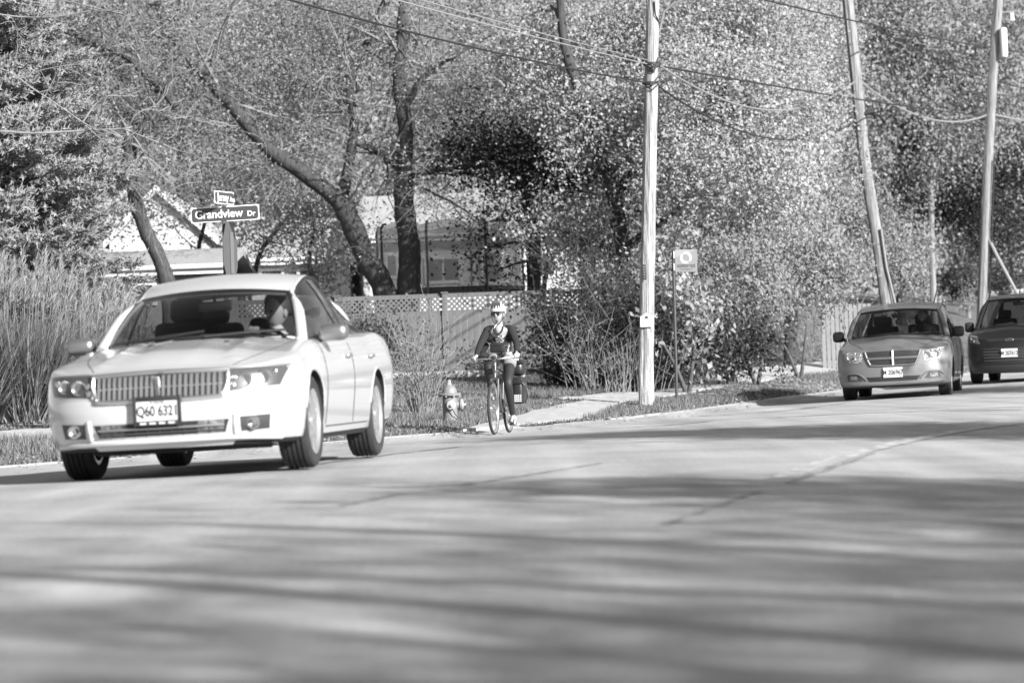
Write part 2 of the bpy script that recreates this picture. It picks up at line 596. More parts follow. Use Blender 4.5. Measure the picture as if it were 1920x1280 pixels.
Dg = [-120, -60, -30] + list(np.arange(-20, 110, 1.0)) + [115, 120, 130, 145, 170, 220, 300, 399]
lawn = sheet('lawn', 'soil', Dg, [0.16, 0.3, 0.6, 1, 1.5, 2, 2.5, 3, 3.5, 4, 4.5, 5, 6, 7, 8, 9, 10, 12, 15, 20, 30, 45, 70, 120, 250], 0.0)
tag(lawn, 'rising lawn ground behind the kerb', None, kind='structure')
far_lawn = sheet('ground', 'soil', Dg, [-ROAD_W - x for x in (0.16, 0.5, 1, 2, 4, 8, 15, 30, 60, 120, 250)][::-1], 0.0)
tag(far_lawn, 'ground beyond the far kerb', None, kind='structure')
road = sheet('road', 'asphalt', Dg, [-x for x in np.linspace(0.0, ROAD_W, 30)][::-1], 0.0)
tag(road, 'worn pale asphalt road with crowned surface', None, kind='structure')

def strip(name, material, s0, s1, D0, D1, zoff, parent, step=1.0, wob=0.0, seed=0):
    rnd = random.Random(seed)
    V, F = [], []
    Ds = list(np.arange(D0, D1 + 1e-6, step))
    for D in Ds:
        w = rnd.uniform(-wob, wob)
        for s in (s0 + w + rnd.uniform(-wob, wob) * 0.4, s1 + w):
            X = float(kx(D)) + s * TC
            V.append((X, D, zg(X, D) + zoff))
    for i in range(len(Ds) - 1):
        F.append((2 * i, 2 * i + 1, 2 * i + 3, 2 * i + 2))
    mb = MB(); mb.v = V; mb.f = F
    return mb.build(name, material, parent)
strip('edge_line', 'paint_line', 2.35, 2.48, 44, 110, 0.006, road, 2)
def px_strip(name, material, pts, w, zoff, wob=0.0, seed=3):
    """a marking on the road through the ground points under these pixels, w metres wide"""
    rnd = random.Random(seed)
    C = bez([G(x, y) for x, y in pts], 8)
    V, F = [], []
    for i, c in enumerate(C):
        d = (C[min(i + 1, len(C) - 1)] - C[max(i - 1, 0)]); d.z = 0; d.normalize()
        nrm = Vector((d.y, -d.x, 0))
        for sgn in (-0.5, 0.5):
            q = c + nrm * (sgn * w * (1 + rnd.uniform(-wob, wob)))
            V.append((q.x, q.y, zg(q.x, q.y) + zoff))
    for i in range(len(C) - 1):
        F.append((2 * i, 2 * i + 1, 2 * i + 3, 2 * i + 2))
    mb = MB(); mb.v = V; mb.f = F
    return mb.build(name, material, road)
px_strip('centre_line', 'paint_line', [(1905, 795), (1800, 808), (1700, 828), (1600, 852), (1500, 884), (1468, 897)], 0.16, 0.006, 0.15)
for k_, q_ in enumerate(([(1640, 850), (1560, 878), (1480, 905)], [(1430, 921), (1320, 958), (1250, 984)])):
    px_strip('tar_seam', 'seal', q_, 0.034, 0.005, 0.95, 30 + k_)
for k_, q_ in enumerate(([(1130, 868), (980, 893), (860, 910)], [(760, 925), (700, 937), (640, 949)])):
    px_strip('tar_seam', 'seal', q_, 0.025, 0.005, 0.95, 50 + k_)
for pts, w in (([(1160, 797), (1300, 789), (1460, 782), (1580, 775), (1760, 768), (1919, 762)], 0.10),
               ([(1250, 783), (1320, 779), (1380, 777)], 0.06)):
    px_strip('worn_crosswalk_line', 'paint_line', pts, w * 1.1, 0.006, 0.5)
for pts, w in (([(1180, 801), (1240, 798), (1330, 790)], 0.10), ([(1440, 785), (1600, 776), (1919, 768)], 0.12), ([(530, 880), (700, 856), (860, 838)], 0.06), ([(1040, 800), (1100, 796), (1130, 795)], 0.06)):
    px_strip('crack_seal', 'seal', pts, w, 0.005, 0.9)

# kerb with its gutter: cast lengths, a real step
def kerb_piece(name, D0, D1, side, parent, h=0.0):
    V, F = [], []
    Ds = np.linspace(D0, D1, max(2, int((D1 - D0) / 0.7) + 1))
    prof = [(0.0, -0.10), (-0.40, -0.001 + 0.012), (-0.02, 0.005), (0.02, 0.045), (0.07, 0.075), (0.17, 0.080), (0.18, -0.05)][1:]
    rnd = random.Random(int(D0 * 10))
    jz = rnd.uniform(-0.008, 0.008)
    for D in Ds:
        base = float(kx(D)) if side > 0 else float(kx(D)) + ROAD_W * TC
        zb = -0.20 + float(zl(D))
        for t, z in prof:
            V.append((base - side * t * TC, D, zb + z + (jz if t > 0 else 0)))
    n = len(prof)
    for i in range(len(Ds) - 1):
        for j in range(n - 1):
            F.append((i * n + j, (i + 1) * n + j, (i + 1) * n + j + 1, i * n + j + 1))
    mb = MB(); mb.v = V; mb.f = F
    return mb.build(name, 'concrete', parent)
kerb = kerb_piece('kerb', -20, 9.5, 1, None)
tag(kerb, 'low pale concrete kerb with its gutter along the lawn', None, kind='structure')
dd = 9.5
while dd < 100:
    ln = 3.0
    if not (39.0 <= dd < 45.0):
        kerb_piece('kerb_stone', dd + 0.02, dd + ln - 0.02, 1, kerb)
    dd += ln
kerb2 = kerb_piece('kerb', -20, 100, -1, None)
tag(kerb2, 'pale concrete kerb along the far side of the road', None, kind='structure')

# driveway apron and the sidewalk slabs
def ground_patch(name, corners, material, zoff, parent=None, n=8, thick=0.06):
    a, b, c, d = [Vector((p[0], p[1])) for p in corners]
    top = []
    for i in range(n + 1):
        row = []
        for j in range(n + 1):
            u, v = i / n, j / n
            q = (a * (1 - u) + b * u) * (1 - v) + (d * (1 - u) + c * u) * v
            row.append((q.x, q.y, zg(q.x, q.y) + zoff))
        top.append(row)
    mb = MB().grid(top)
    m_ = len(mb.v)
    rim = [(i, 0) for i in range(n + 1)] + [(n, j) for j in range(1, n + 1)] + [(i, n) for i in range(n - 1, -1, -1)] + [(0, j) for j in range(n - 1, 0, -1)]
    idx = [i * (n + 1) + j for i, j in rim]
    for k in idx:
        mb.v.append((mb.v[k][0], mb.v[k][1], mb.v[k][2] - thick))
    for k in range(len(idx)):
        k2 = (k + 1) % len(idx)
        mb.f.append((idx[k], idx[k2], m_ + k2, m_ + k))
    return mb.build(name, material, parent, angle=30)
def kp(D, t): return (float(kx(D)) - t * TC, D)
g2 = lambda x, y: (G(x, y).x, G(x, y).y)
APRON = [g2(862, 812.5), g2(1116, 784), g2(1160, 757), g2(1000, 772)]
PATH = [g2(1000, 771.5), g2(1159, 756.5), g2(1250, 737), g2(1180, 738)]
drive = ground_patch('driveway', APRON, 'concrete', 0.035)
tag(drive, 'pale concrete driveway apron beside the cyclist', None, kind='structure')
walk = ground_patch('sidewalk', PATH, 'concrete', 0.03)
tag(walk, 'pale concrete sidewalk along the lawn', None, kind='structure')
dd = 53.4
while dd < 76:
    ground_patch('sidewalk_slab', [kp(dd, 1.95), kp(dd + 1.46, 1.95), kp(dd + 1.46, 3.35), kp(dd, 3.35)], 'concrete', 0.03 + random.Random(int(dd * 7)).uniform(-0.006, 0.006), walk, 2)
    dd += 1.5
dd = 26.0
while dd < 41.4:
    ground_patch('sidewalk_slab', [kp(dd, 3.1), kp(dd + 1.46, 3.1), kp(dd + 1.46, 4.4), kp(dd, 4.4)], 'concrete', 0.03, walk, 2)
    dd += 1.5

# ------------------------------------------------------------------ houses behind the trees
def house(name, label, x0, x1, D, depth, eave_y, ridge_h, wall_mat, roof_mat, windows, gable=False, ridge_x=None, overhang=0.45, doors=()):
    """front wall faces the road; x0..x1 picture columns, eave_y picture row of the eave"""
    s = px(D)
    gl = ground_at((x0 + x1) / 2, D)
    a, b = P(x0, eave_y, D), P(x1, eave_y, D)
    ez = (a.z + b.z) / 2 - gl.z
    cx = (a.x + b.x) / 2
    w = (b.x - a.x)
    r = empty(name, (cx, D, gl.z), label=label, cat='house')
    mb = MB()
    mb.box((0, depth / 2, (ez - 0.6) / 2), (w, depth, ez + 0.6))
    mb.build('wall', wall_mat, r, smooth=False)
    oh = overhang
    if gable:
        rx = 0 if ridge_x is None else P(ridge_x, eave_y, D).x - cx
        R = MB()
        prof = [(-w / 2 - oh, ez - 0.16), (rx, ez + ridge_h), (w / 2 + oh, ez - 0.16), (w / 2 + oh, ez - 0.02), (rx, ez + ridge_h + 0.18), (-w / 2 - oh, ez - 0.02)]
        R.prism(prof, depth + 2 * oh, c=(0, -oh, 0))
        R.build('roof', roof_mat, r, smooth=False)
        G_ = MB().prism([(-w / 2, ez - 0.02), (w / 2, ez - 0.02), (rx, ez + ridge_h - 0.06)], 0.1, c=(0, 0.02, 0))
        G_.build('gable_wall', wall_mat, r, smooth=False)
        for sx, ex in ((-w / 2 - oh, rx), (rx, w / 2 + oh)):
            za, zb = (ez - 0.18, ez + ridge_h - 0.02) if sx < rx else (ez + ridge_h - 0.02, ez - 0.18)
            f = MB().prism([(sx, za), (ex, zb), (ex, zb + 0.24), (sx, za + 0.24)], 0.05, c=(0, -oh - 0.06, 0))
            f.build('fascia', 'trim_white', r, smooth=False)
    else:
        R = MB()
        prof = [(-oh, ez), (depth / 2, ez + ridge_h), (depth + oh, ez), (depth + oh, ez + 0.14), (depth / 2, ez + ridge_h + 0.16), (-oh, ez + 0.14)]
        vs = []
        rot = Matrix.Rotation(math.pi / 2, 3, 'Z')
        m2 = MB().prism([(y, z) for y, z in prof], w + 2 * oh)
        m2.v = [(v[1] - w / 2 - oh, v[0], v[2]) for v in m2.v]
        m2.f = [f[::-1] for f in m2.f]
        rf = m2.build('roof', roof_mat, r, smooth=False)
        n_c = 9
        for k in range(n_c):            # shingle courses, each a low step
            t = (k + 0.5) / n_c
            y, z = -oh + (depth / 2 + oh) * t, ez + 0.15 + (ridge_h + 0.02) * t
            ang = math.atan2(ridge_h, depth / 2 + oh)
            MB().box((0, y, z), (w + 2 * oh - 0.04, (depth / 2 + oh) / n_c * 0.98 / math.cos(ang), 0.03), Matrix.Rotation(ang + 0.015, 3, 'X')).build('shingle_course', roof_mat, rf, smooth=False)
        MB().box((0, -oh - 0.02, ez + 0.03), (w + 2 * oh, 0.03, 0.2)).build('fascia', 'trim_white', r, smooth=False)
        MB().tube([(-w / 2 - oh, -oh - 0.1, ez + 0.1), (w / 2 + oh, -oh - 0.1, ez + 0.1)], 0.06, 8).build('gutter', 'trim_white', r)
    for (wx0, wx1, wy0, wy1) in windows:
        p0, p1 = P(wx0, wy1, D), P(wx1, wy0, D)
        ww, wh = p1.x - p0.x, abs(p1.z - p0.z)
        mx, mz = (p0.x + p1.x) / 2 - cx, (p0.z + p1.z) / 2 - gl.z
        fr = MB()
        for dx, dz, sx, sz in ((-ww / 2, 0, 0.1, wh + 0.1), (ww / 2, 0, 0.1, wh + 0.1), (0, -wh / 2, ww - 0.1, 0.1), (0, wh / 2, ww - 0.1, 0.1)):
            fr.box((mx + dx, -0.03, mz + dz), (sx, 0.08, sz))
        fo = fr.build('window', 'trim_white', r, smooth=False)
        MB().box((mx, 0.0, mz), (ww - 0.1, 0.03, wh - 0.1)).build('pane', 'dark_glass', fo, smooth=False)
        if ww > 0.8:
            MB().box((mx, -0.02, mz), (0.05, 0.05, wh - 0.1)).build('mullion', 'trim_white', fo, smooth=False)
    return r
house('gabled_house', 'pale gabled house with white bargeboards behind the leaning dark trunk', 205, 400, 92, 9, 452, 1.55, 'wall_pale', 'roof', [(322, 338, 470, 500), (346, 368, 470, 500), (226, 262, 472, 500)], True, 297, overhang=0.16)
house('low_garage', 'low garage with a broad white fascia behind the tall dry grass', 150, 408, 68, 7, 512, 0.5, 'wall_grey', 'roof', [(240, 290, 530, 570)], overhang=0.3)
house('low_house', 'pale low house with light roof behind the street name sign', 470, 655, 98, 9, 492, 1.5, 'wall_pale', 'roof', [(490, 530, 505, 540), (560, 600, 505, 540)])
house('long_house', 'long pale house with bright roof behind the trampoline net', 690, 1085, 96, 10, 446, 1.6, 'wall_pale', 'roof', [(725, 745, 478, 520), (800, 862, 482, 530), (905, 942, 470, 530), (985, 1040, 472, 520)])
house('distant_house', 'distant grey house low on the slope behind the braced pole', 1838, 2040, 150, 9, 512, 1.0, 'wall_grey', 'roof', [(1860, 1880, 522, 545), (1895, 1915, 522, 545)])

# ------------------------------------------------------------------ fence with lattice top
FD = 66.0
fz = zg(-1.5, FD)
fence = empty('wooden_fence', (0, FD, fz), label='grey wooden board fence with diamond lattice top behind the bare shrub', cat='fence')
tilt_z = lambda x: 0.0
FH = 2.47 - fz
post_x = [P(835, 600, FD).x + k * 2.42 for k in range(-2, 3)]
for pxx in post_x:
    mb = MB().rbox((pxx, 0, FH / 2 - 0.05), (0.12, 0.12, FH + 0.16), 0.01)
    mb.box((pxx, 0, FH + 0.05), (0.16, 0.16, 0.03))
    mb.build('post', 'fence', fence, smooth=False)
bd_mesh = None
rnd = random.Random(4)
for a, b in zip(post_x, post_x[1:]):
    xa, xb = a + 0.062, b - 0.062
    w = xb - xa
    for z, h in ((FH - 0.02, 0.10), (FH - 0.41, 0.12), (0.35, 0.09), (FH - 0.98, 0.09)):
        back = 0.03 if z > FH - 0.5 else 0.045
        MB().box(((xa + xb) / 2, back if z > FH - 0.5 else 0.05, z), (w, 0.05, h)).build('rail', 'fence', fence, smooth=False)
    n = 16
    bw = w / n
    for k in range(n):
        hgt = FH - 0.48
        if bd_mesh is None:
            o = MB().rbox((0, 0, 0), (bw - 0.003, 0.022, hgt), 0.004, n=1).build('board', 'fence', fence, smooth=False)
            bd_mesh = o.data
        else:
            o = bpy.data.objects.new('board', bd_mesh)
            COL.objects.link(o); o.parent = fence
        o.location = (xa + (k + 0.5) * bw, rnd.uniform(-0.003, 0.003), hgt / 2 + 0.02 + rnd.uniform(-0.008, 0.004))
    lat = MB()
    z0, z1 = FH - 0.35, FH - 0.07
    hh = z1 - z0
    sp = 0.117
    for dirn, yy in ((1, 0.0), (-1, 0.012)):
        c = -hh
        while c < w:
            xs0, zs0, xs1, zs1 = c, 0.0, c + hh, hh
            if xs0 < 0: zs0 -= xs0; xs0 = 0
            if xs1 > w: zs1 -= (xs1 - w); xs1 = w
            if xs1 - xs0 > 0.03:
                if dirn < 0: p0, p1 = (w - xs0, zs0), (w - xs1, zs1)
                else: p0, p1 = (xs0, zs0), (xs1, zs1)
                A, B = Vector((xa + p0[0], yy, z0 + p0[1])), Vector((xa + p1[0], yy, z0 + p1[1]))
                d = B - A
                R = Matrix.Rotation(-math.atan2(d.z, d.x), 3, 'Y')
                lat.box((A + B) / 2, (d.length, 0.008, 0.040), R)
            c += sp
    lat.build('lattice', 'fence', fence, smooth=False, kind='stuff')
edge_o = MB().rbox((0, 0, 0), (5.4, 0.2, 0.14), 0.02).build('garden_edging', 'concrete')
edge_o.location = (P(745, 700, 62).x, 62, zg(P(745, 700, 62).x, 62) + 0.05)
tag(edge_o, 'pale concrete garden edging along the foot of the board fence', 'edging')

# ------------------------------------------------------------------ trampoline
TD = 74.0
tp = P(845, 545, TD)
tg = zg(tp.x, TD)
tr = empty('trampoline', (tp.x, TD, tg), label='round trampoline with tall dark safety net behind the fence', cat='trampoline')
rad = (P(978, 500, TD).x - P(702, 500, TD).x) / 2
zt, zb = P(845, 421, TD).z - tg, P(845, 546, TD).z - tg
mb = MB()
P_ = [[(rad * math.cos(a) * 0.97, rad * math.sin(a) * 0.97, z + 0.05 * math.cos(a * 8) * (1 if z > zb + 0.5 else 0)) for z in np.linspace(zb, zt, 5)] for a in np.linspace(0, 2 * math.pi, 65)]
mb.grid(P_).build('safety_net', 'net', tr)
mb = MB(); mb.tube([(rad * math.cos(a), rad * math.sin(a), zb) for a in np.linspace(0, 2 * math.pi, 49)], 0.035, 8, False)
mb.build('frame_ring', 'post_grey', tr)
mb = MB(); mb.lathe([(rad * 0.8, zb + 0.02), (rad * 1.02, zb + 0.03), (rad * 1.02, zb + 0.06), (rad * 0.8, zb + 0.05)], 48, closed=True)
mb.build('spring_pad', 'dark_trim', tr)
MB().lathe([(0.01, zb), (rad * 0.8, zb), (rad * 0.8, zb + 0.01), (0.01, zb + 0.01)], 48).build('jumping_mat', 'black_plastic', tr)
for k in range(8):
    a = math.pi / 8 + k * math.pi / 4 + 0.12
    ca, sa = math.cos(a), math.sin(a)
    MB().tube([(rad * 1.03 * ca, rad * 1.03 * sa, 0), (rad * 1.03 * ca, rad * 1.03 * sa, zt - 0.12), (rad * 1.0 * ca, rad * 1.0 * sa, zt + 0.0), (rad * 0.95 * ca, rad * 0.95 * sa, zt + 0.02)], 0.032, 8).build('pole', 'post_grey' if k % 2 else 'dark_trim', tr)
for k in range(4):
    a = k * math.pi / 2 + 0.3
    a2 = a + 0.6
    MB().tube([(rad * math.cos(a), rad * math.sin(a), zb), (rad * math.cos(a), rad * math.sin(a), 0.03), (rad * math.cos(a2), rad * math.sin(a2), 0.03), (rad * math.cos(a2), rad * math.sin(a2), zb)], 0.025, 6).build('leg', 'post_grey', tr)

# ------------------------------------------------------------------ utility poles and wires
def wood_pole(name, label, pts, D, r0, r1, material, seed):
    s = px(D)
    base = ground_at(pts[-1][0], D)
    W = [P(x, y, D) for x, y in pts]
    d = (W[-1] - W[-2]).normalized()
    foot = W[-1] + d * ((base.z - 0.35 - W[-1].z) / d.z)
    root = empty(name, (foot.x, D, base.z), label=label, cat='utility pole', group='wooden utility poles along the kerb')
    up = (W[0] - W[1]).normalized()
    C = bez([foot] + W[::-1] + [W[0] + up * 2.2], 6)
    C = [c - root.location for c in C]
    rn = random.Random(seed)
    n = 28
    vs, fs = [], []
    ph = [rn.uniform(0, 6.28) for _ in range(12)]
    for i, c in enumerate(C):
        t = i / (len(C) - 1)
        r = r0 + (r1 - r0) * t
        for k in range(n):
            w = 2 * math.pi * k / n
            rr = r * (1 + 0.035 * math.sin(5 * w + ph[0] + t * 3) + 0.03 * math.sin(9 * w + ph[1] - t * 4) - (0.05 if (k + int(3 * math.sin(t * 9 + ph[2]))) % 7 == 0 else 0))
            vs.append((c.x + rr * math.cos(w), c.y + rr * math.sin(w), c.z))
    for i in range(len(C) - 1):
        for k in range(n):
            k2 = (k + 1) % n
            fs.append((i * n + k, i * n + k2, (i + 1) * n + k2, (i + 1) * n + k))
    fs.append(tuple((len(C) - 1) * n + k for k in range(n)))
    MB().add(vs, fs).build('shaft', material, root, angle=25)
    return root
PD1, PD2, PD3 = 51.5, 72.0, 85.0
pole1 = wood_pole('utility_pole', 'pale weathered utility pole with a white house-shaped box beside the bus stop sign', [(1224, 0), (1219, 250), (1214, 500), (1211, 690), (1212, 745)], PD1, 0.148, 0.105, 'pole', 1)
pole2 = wood_pole('utility_pole', 'leaning utility pole standing behind the grey minivan', [(1589, 0), (1603, 130), (1621, 300), (1645, 450), (1664, 580)], PD2, 0.155, 0.13, 'pole2', 2)
pole3 = wood_pole('utility_pole', 'grey utility pole with a diagonal brace behind the dark van', [(1872, 0), (1861, 150), (1849, 380), (1842, 560)], PD3, 0.15, 0.13, 'pole2', 3)
pole4 = wood_pole('utility_pole', 'short pale pole in front of the dark tree on the slope', [(1746, 400), (1747, 470), (1750, 548)], 100, 0.11, 0.10, 'pole2', 4)
pole5 = empty('utility_pole', (-12.2, 11.0, zg(-12.2, 11)), label='near utility pole that carries the wires out of view', cat='utility pole', group='wooden utility poles along the kerb')
MB().tube([(0, 0, -0.3), (0, 0, 9.5)], [0.15, 0.11], 16).build('shaft', 'pole', pole5)
def rel(root, p): return Vector(p) - root.location
# fittings on the near pole
def on_pole(root, x, y, D, off): return rel(root, P(x, y, D) + Vector((0, -off, 0)))
for (y, n_) in ((120, 5), (156, 3)):
    mb = MB()
    c = on_pole(pole1, 1221 if y < 140 else 1219, y, PD1, 0.0)
    mb.lathe([(0.125, -0.02), (0.14, -0.02), (0.14, 0.02), (0.125, 0.02)], 20, c=c, closed=True)
    rn = random.Random(y)
    for k in range(n_):
        a = rn.uniform(-0.1, 0.1)
        mb.tube([c + Vector((-0.10, -0.12, -0.03 * k)), c + Vector((0.02, -0.15, -0.06 - 0.03 * k + a * 0.4)), c + Vector((0.15, -0.07, 0.03 + a))], 0.012, 6)
    mb.build('cable_bracket', 'wire', pole1)
MB().tube([on_pole(pole1, 1226, 5, PD1, 0.13), on_pole(pole1, 1228, 30, PD1, 0.14), on_pole(pole1, 1237, 45, PD1, 0.06)], 0.012, 6).build('loop_cable', 'wire', pole1)
MB().tube([on_pole(pole1, 1236, 60, PD1, 0.0), on_pole(pole1, 1245, 22, PD1, 0.0), on_pole(pole1, 1262, 8, PD1, 0.0), on_pole(pole1, 1300, -8, PD1, 0.0), on_pole(pole1, 1350, -22, PD1, 0.0)], 0.022, 8).build('lamp_arm', 'post_grey', pole1)
cc = on_pole(pole1, 1207, 511, PD1, 0.165)
tg_ = MB().rbox(cc, (0.075, 0.012, 0.27), 0.004).build('tag_plate', 'ink', pole1)
for k in range(5):
    MB().box(cc + Vector((0.0, -0.008, -0.09 + 0.045 * k)), (0.03, 0.004, 0.012)).build('tag_digit', 'ink_soft', tg_)
nb = P(1211, 600, PD1) + Vector((0, -0.165, 0))
box_ = empty('box', (nb.x, nb.y, nb.z), label='white house-shaped box tied round the pale utility pole', cat='box')
MB().prism([(-0.105, -0.12), (0.105, -0.12), (0.105, 0.05), (0.0, 0.125), (-0.105, 0.05)], 0.03, c=(0, -0.015, 0)).build('panel', 'trim_white', box_, smooth=False)
MB().prism([(-0.035, 0.03), (0.045, 0.03), (0.005, 0.085)], 0.008, c=(0, -0.024, 0)).build('opening', 'ink', box_, smooth=False)
MB().tube([(-0.14, 0.04, 0.055), (-0.06, -0.02, 0.075), (0.06, -0.02, 0.065), (0.17, 0.03, 0.05)], 0.006, 6).build('string', 'trim_white', box_)
for k in range(3):
    y = 235 + k * 10
    mb = MB().lathe([(0.14, -0.015), (0.158, -0.015), (0.158, 0.015), (0.14, 0.015)], 18, c=on_pole(pole2, 1613 + k, y, PD2, 0), closed=True)
    mb.build('steel_band', 'post_grey', pole2)
# cable splice case beside the leaning pole, with its bracket
MB().tube([on_pole(pole2, 1538, 246, PD2, 0), on_pole(pole2, 1545, 243, PD2, 0), on_pole(pole2, 1572, 237, PD2, 0), on_pole(pole2, 1578, 235, PD2, 0)], [0.03, 0.07, 0.075, 0.03], 10).build('splice_case', 'black_plastic', pole2)
mb = MB().tube([on_pole(pole2, 1618, 215, PD2, .05), on_pole(pole2, 1632, 211, PD2, .05), on_pole(pole2, 1642, 216, PD2, .05), on_pole(pole2, 1640, 224, PD2, .05)], [0.05, 0.06, 0.07, 0.04], 8)
mb.build('clamp', 'black_plastic', pole2)
MB().tube([on_pole(pole2, 1650, 430, PD2, .17), on_pole(pole2, 1660, 500, PD2, .17), on_pole(pole2, 1678, 575, PD2, .17)], 0.035, 8).build('conduit', 'post_grey', pole2)
tc_ = on_pole(pole3, 1874, 82, PD3, 0.22)
MB().lathe([(0.02, -0.42), (0.10, -0.42), (0.115, -0.38), (0.115, 0.36), (0.09, 0.42), (0.02, 0.44)], 18, c=tc_ + Vector((0.08, 0, 0))).build('transformer', 'trim_white', pole3)
for k in range(2):
    MB().lathe([(0.015, 0), (0.04, 0.02), (0.02, 0.06), (0.04, 0.1), (0.02, 0.14), (0.03, 0.2), (0.01, 0.26)], 10, c=on_pole(pole3, 1896 + 4 * k, 40, PD3, 0)).build('insulator', 'trim_white', pole3)
MB().tube([on_pole(pole3, 1858, 25, PD3, 0), on_pole(pole3, 1905, 22, PD3, 0)], 0.02, 8).build('crossarm', 'wire_pale', pole3)
MB().tube([on_pole(pole3, 1852, 445, PD3, 0.05), on_pole(pole3, 1866, 480, PD3, 0.3), on_pole(pole3, 1896, 545, PD3, 0.7), on_pole(pole3, 1912, 580, PD3, 0.9)], 0.05, 8).build('brace', 'wire_pale', pole3)
MB().tube([on_pole(pole3, 1862, 300, PD3, 0.15), on_pole(pole3, 1857, 480, PD3, 0.15), on_pole(pole3, 1853, 560, PD3, 0.15)], 0.025, 6).build('conduit', 'black_plastic', pole3)

def wire(a, b, sag, r, label, material='wire', n=28, kinks=0):
    a, b = Vector(a), Vector(b)
    pts = []
    for i in range(n + 1):
        t = i / n
        p = a.lerp(b, t)
        p.z -= sag * 4 * t * (1 - t)
        pts.append(p - a)
    o = MB().tube(pts, r, 6).build('overhead_wire', material)
    o.location = a
    return tag(o, label, 'wire', 'overhead wires along the road')
A1, A2 = P(1217, 121, PD1), P(1217, 156, PD1)
def far_end(x, y, p_near, k):
    """a point past the frame edge on the line from the pole through the pixel, k times as far as where it crosses D"""
    return None
E1 = Vector((-12.2, 11.0, 9.0)); 
wire(A1, (-12.2, 11.0, 6.5), 0.35, 0.012, 'pale upper wire sagging leftwards from the pale utility pole bracket', 'wire_pale')
wire(A1 + Vector((0, 0, 0.07)), (-12.2, 11.0, 6.68), 0.35, 0.009, 'thin wire running just above the pale upper wire', 'wire_pale')
wire(A2, (-12.2, 11.0, 6.7), 0.62, 0.016, 'dark lower wire sagging leftwards from the pale utility pole')
wire(P(1236, 124, PD1), P(1930, 226, 95), 0.1, 0.019, 'straight dark wire from the pale utility pole past both farther poles')
wire(P(1238, 124, PD1), P(1604, 152, PD2), 0.75, 0.018, 'slack pale wire between the pale pole and the leaning pole', 'wire_pale')
wire(P(1228, 157, PD1), P(1608, 225, PD2), 0.72, 0.018, 'slack dark wire to the black splice case by the leaning pole')
wire(P(1612, 152, PD2), P(1850, 216, PD3), 0.52, 0.025, 'drooping thick wire between leaning pole and braced pole', 'wire_pale')
wire(P(1850, 212, PD3), P(2100, 232, 108), 0.2, 0.03, 'thick pale wire running onward from the braced pole', 'wire_pale')
wire(P(1400, -8, 58), P(1960, 104, 95), 0.12, 0.020, 'high dark wire crossing above the leaning pole')
wire(P(1640, 52, 76), P(1980, 176, 100), 0.3, 0.020, 'dark wire crossing the braced pole below its transformer')
wire(P(770, 325, 70), P(1080, 305, 73), 0.12, 0.014, 'short dark service wire from the twin-trunk tree toward the maple')

# ------------------------------------------------------------------ street name sign, bus sign, hydrant, ornament
SD = 35.5
g0 = ground_at(430, SD)
sp_ = empty('street_sign', (g0.x, SD, g0.z), label='street name sign with two dark blades above the white sedan', cat='street sign')
top = P(421, 384, SD)
pt = lambda x, y: rel(sp_, P(x, y, SD))
tp0 = pt(421, 420)
MB().box((Vector((0, 0, -0.1)) + tp0) / 2, (0.055, 0.03, (tp0 - Vector((0, 0, -0.1))).length + 0.1), (tp0 - Vector((0, 0, -0.1))).to_track_quat('Z', 'X').to_matrix()).build('post', 'post_dark', sp_, smooth=False)
def blade(name, c, w, h, yaw, roll, s, suffix, ts):
    R = Euler((0, roll, yaw))
    b = MB().rbox((0, 0, 0), (w, 0.006, h), 0.0029).build(name, 'sign_white', sp_, smooth=False)
    b.location = c; b.rotation_euler = R
    def plate(x, mtl, ww, hh, yy, nm):
        o = MB()
        r_ = 0.03
        poly = []
        for cx_, cz_, a0 in ((ww / 2 - r_, hh / 2 - r_, 0), (-ww / 2 + r_, hh / 2 - r_, 90), (-ww / 2 + r_, -hh / 2 + r_, 180), (ww / 2 - r_, -hh / 2 + r_, 270)):
            for k in range(5):
                a = math.radians(a0 + 22.5 * k)
                poly.append((cx_ + r_ * math.cos(a), cz_ + r_ * math.sin(a)))
        o.prism(poly[::-1], 0.003, c=(0, yy, 0))
        return o.build(nm, mtl, b, smooth=False)
    plate(0, 'sign_dark', w - 0.024, h - 0.024, -0.0075, 'face')
    text(s, ts, 'sign_white', b, (-w * 0.09 if suffix else 0, -0.010, 0.0), bold=ts * 0.016, sx=0.93)
    if suffix:
        text(suffix, ts * 0.62, 'sign_white', b, (w * 0.385, -0.010, -0.014), bold=ts * 0.012)
    return b
blade('name_blade', pt(422, 401), 0.835, 0.185, math.radians(-4), math.radians(-1.2), 'Grandview', 'Dr', 0.142)
blade('name_blade', pt(420, 371), 0.54, 0.155, math.radians(70), math.radians(0), 'Jersey', 'Ave', 0.135)
MB().rbox(pt(421, 385.5), (0.05, 0.04, 0.035), 0.008).build('clamp', 'sign_back', sp_)
MB().rbox(pt(421, 418), (0.05, 0.04, 0.035), 0.008).build('clamp', 'sign_back', sp_)
sc_ = pt(427, 474)
oct_ = [(0.38 / math.cos(math.pi / 8) * math.cos(math.pi / 8 + k * math.pi / 4), 0.38 / math.cos(math.pi / 8) * math.sin(math.pi / 8 + k * math.pi / 4)) for k in range(8)]
stop = empty('stop_sign', Vector(sp_.location) + sc_ + Vector((0.05, 0.05, 0)), (0, 0, math.radians(83)), 'metal back of an octagonal stop sign seen nearly edge-on', 'stop sign')
MB().prism(oct_, 0.008, c=(0, 0.02, 0)).build('panel', 'sign_back', stop, smooth=False)
MB().prism([(x * 0.98, z * 0.98) for x, z in oct_], 0.003, c=(0, 0.030, 0)).build('face', 'sign_dark', stop, smooth=False)
MB().box((0, 0.0, 0), (0.05, 0.03, 0.5)).build('bracket', 'post_grey', stop, smooth=False)
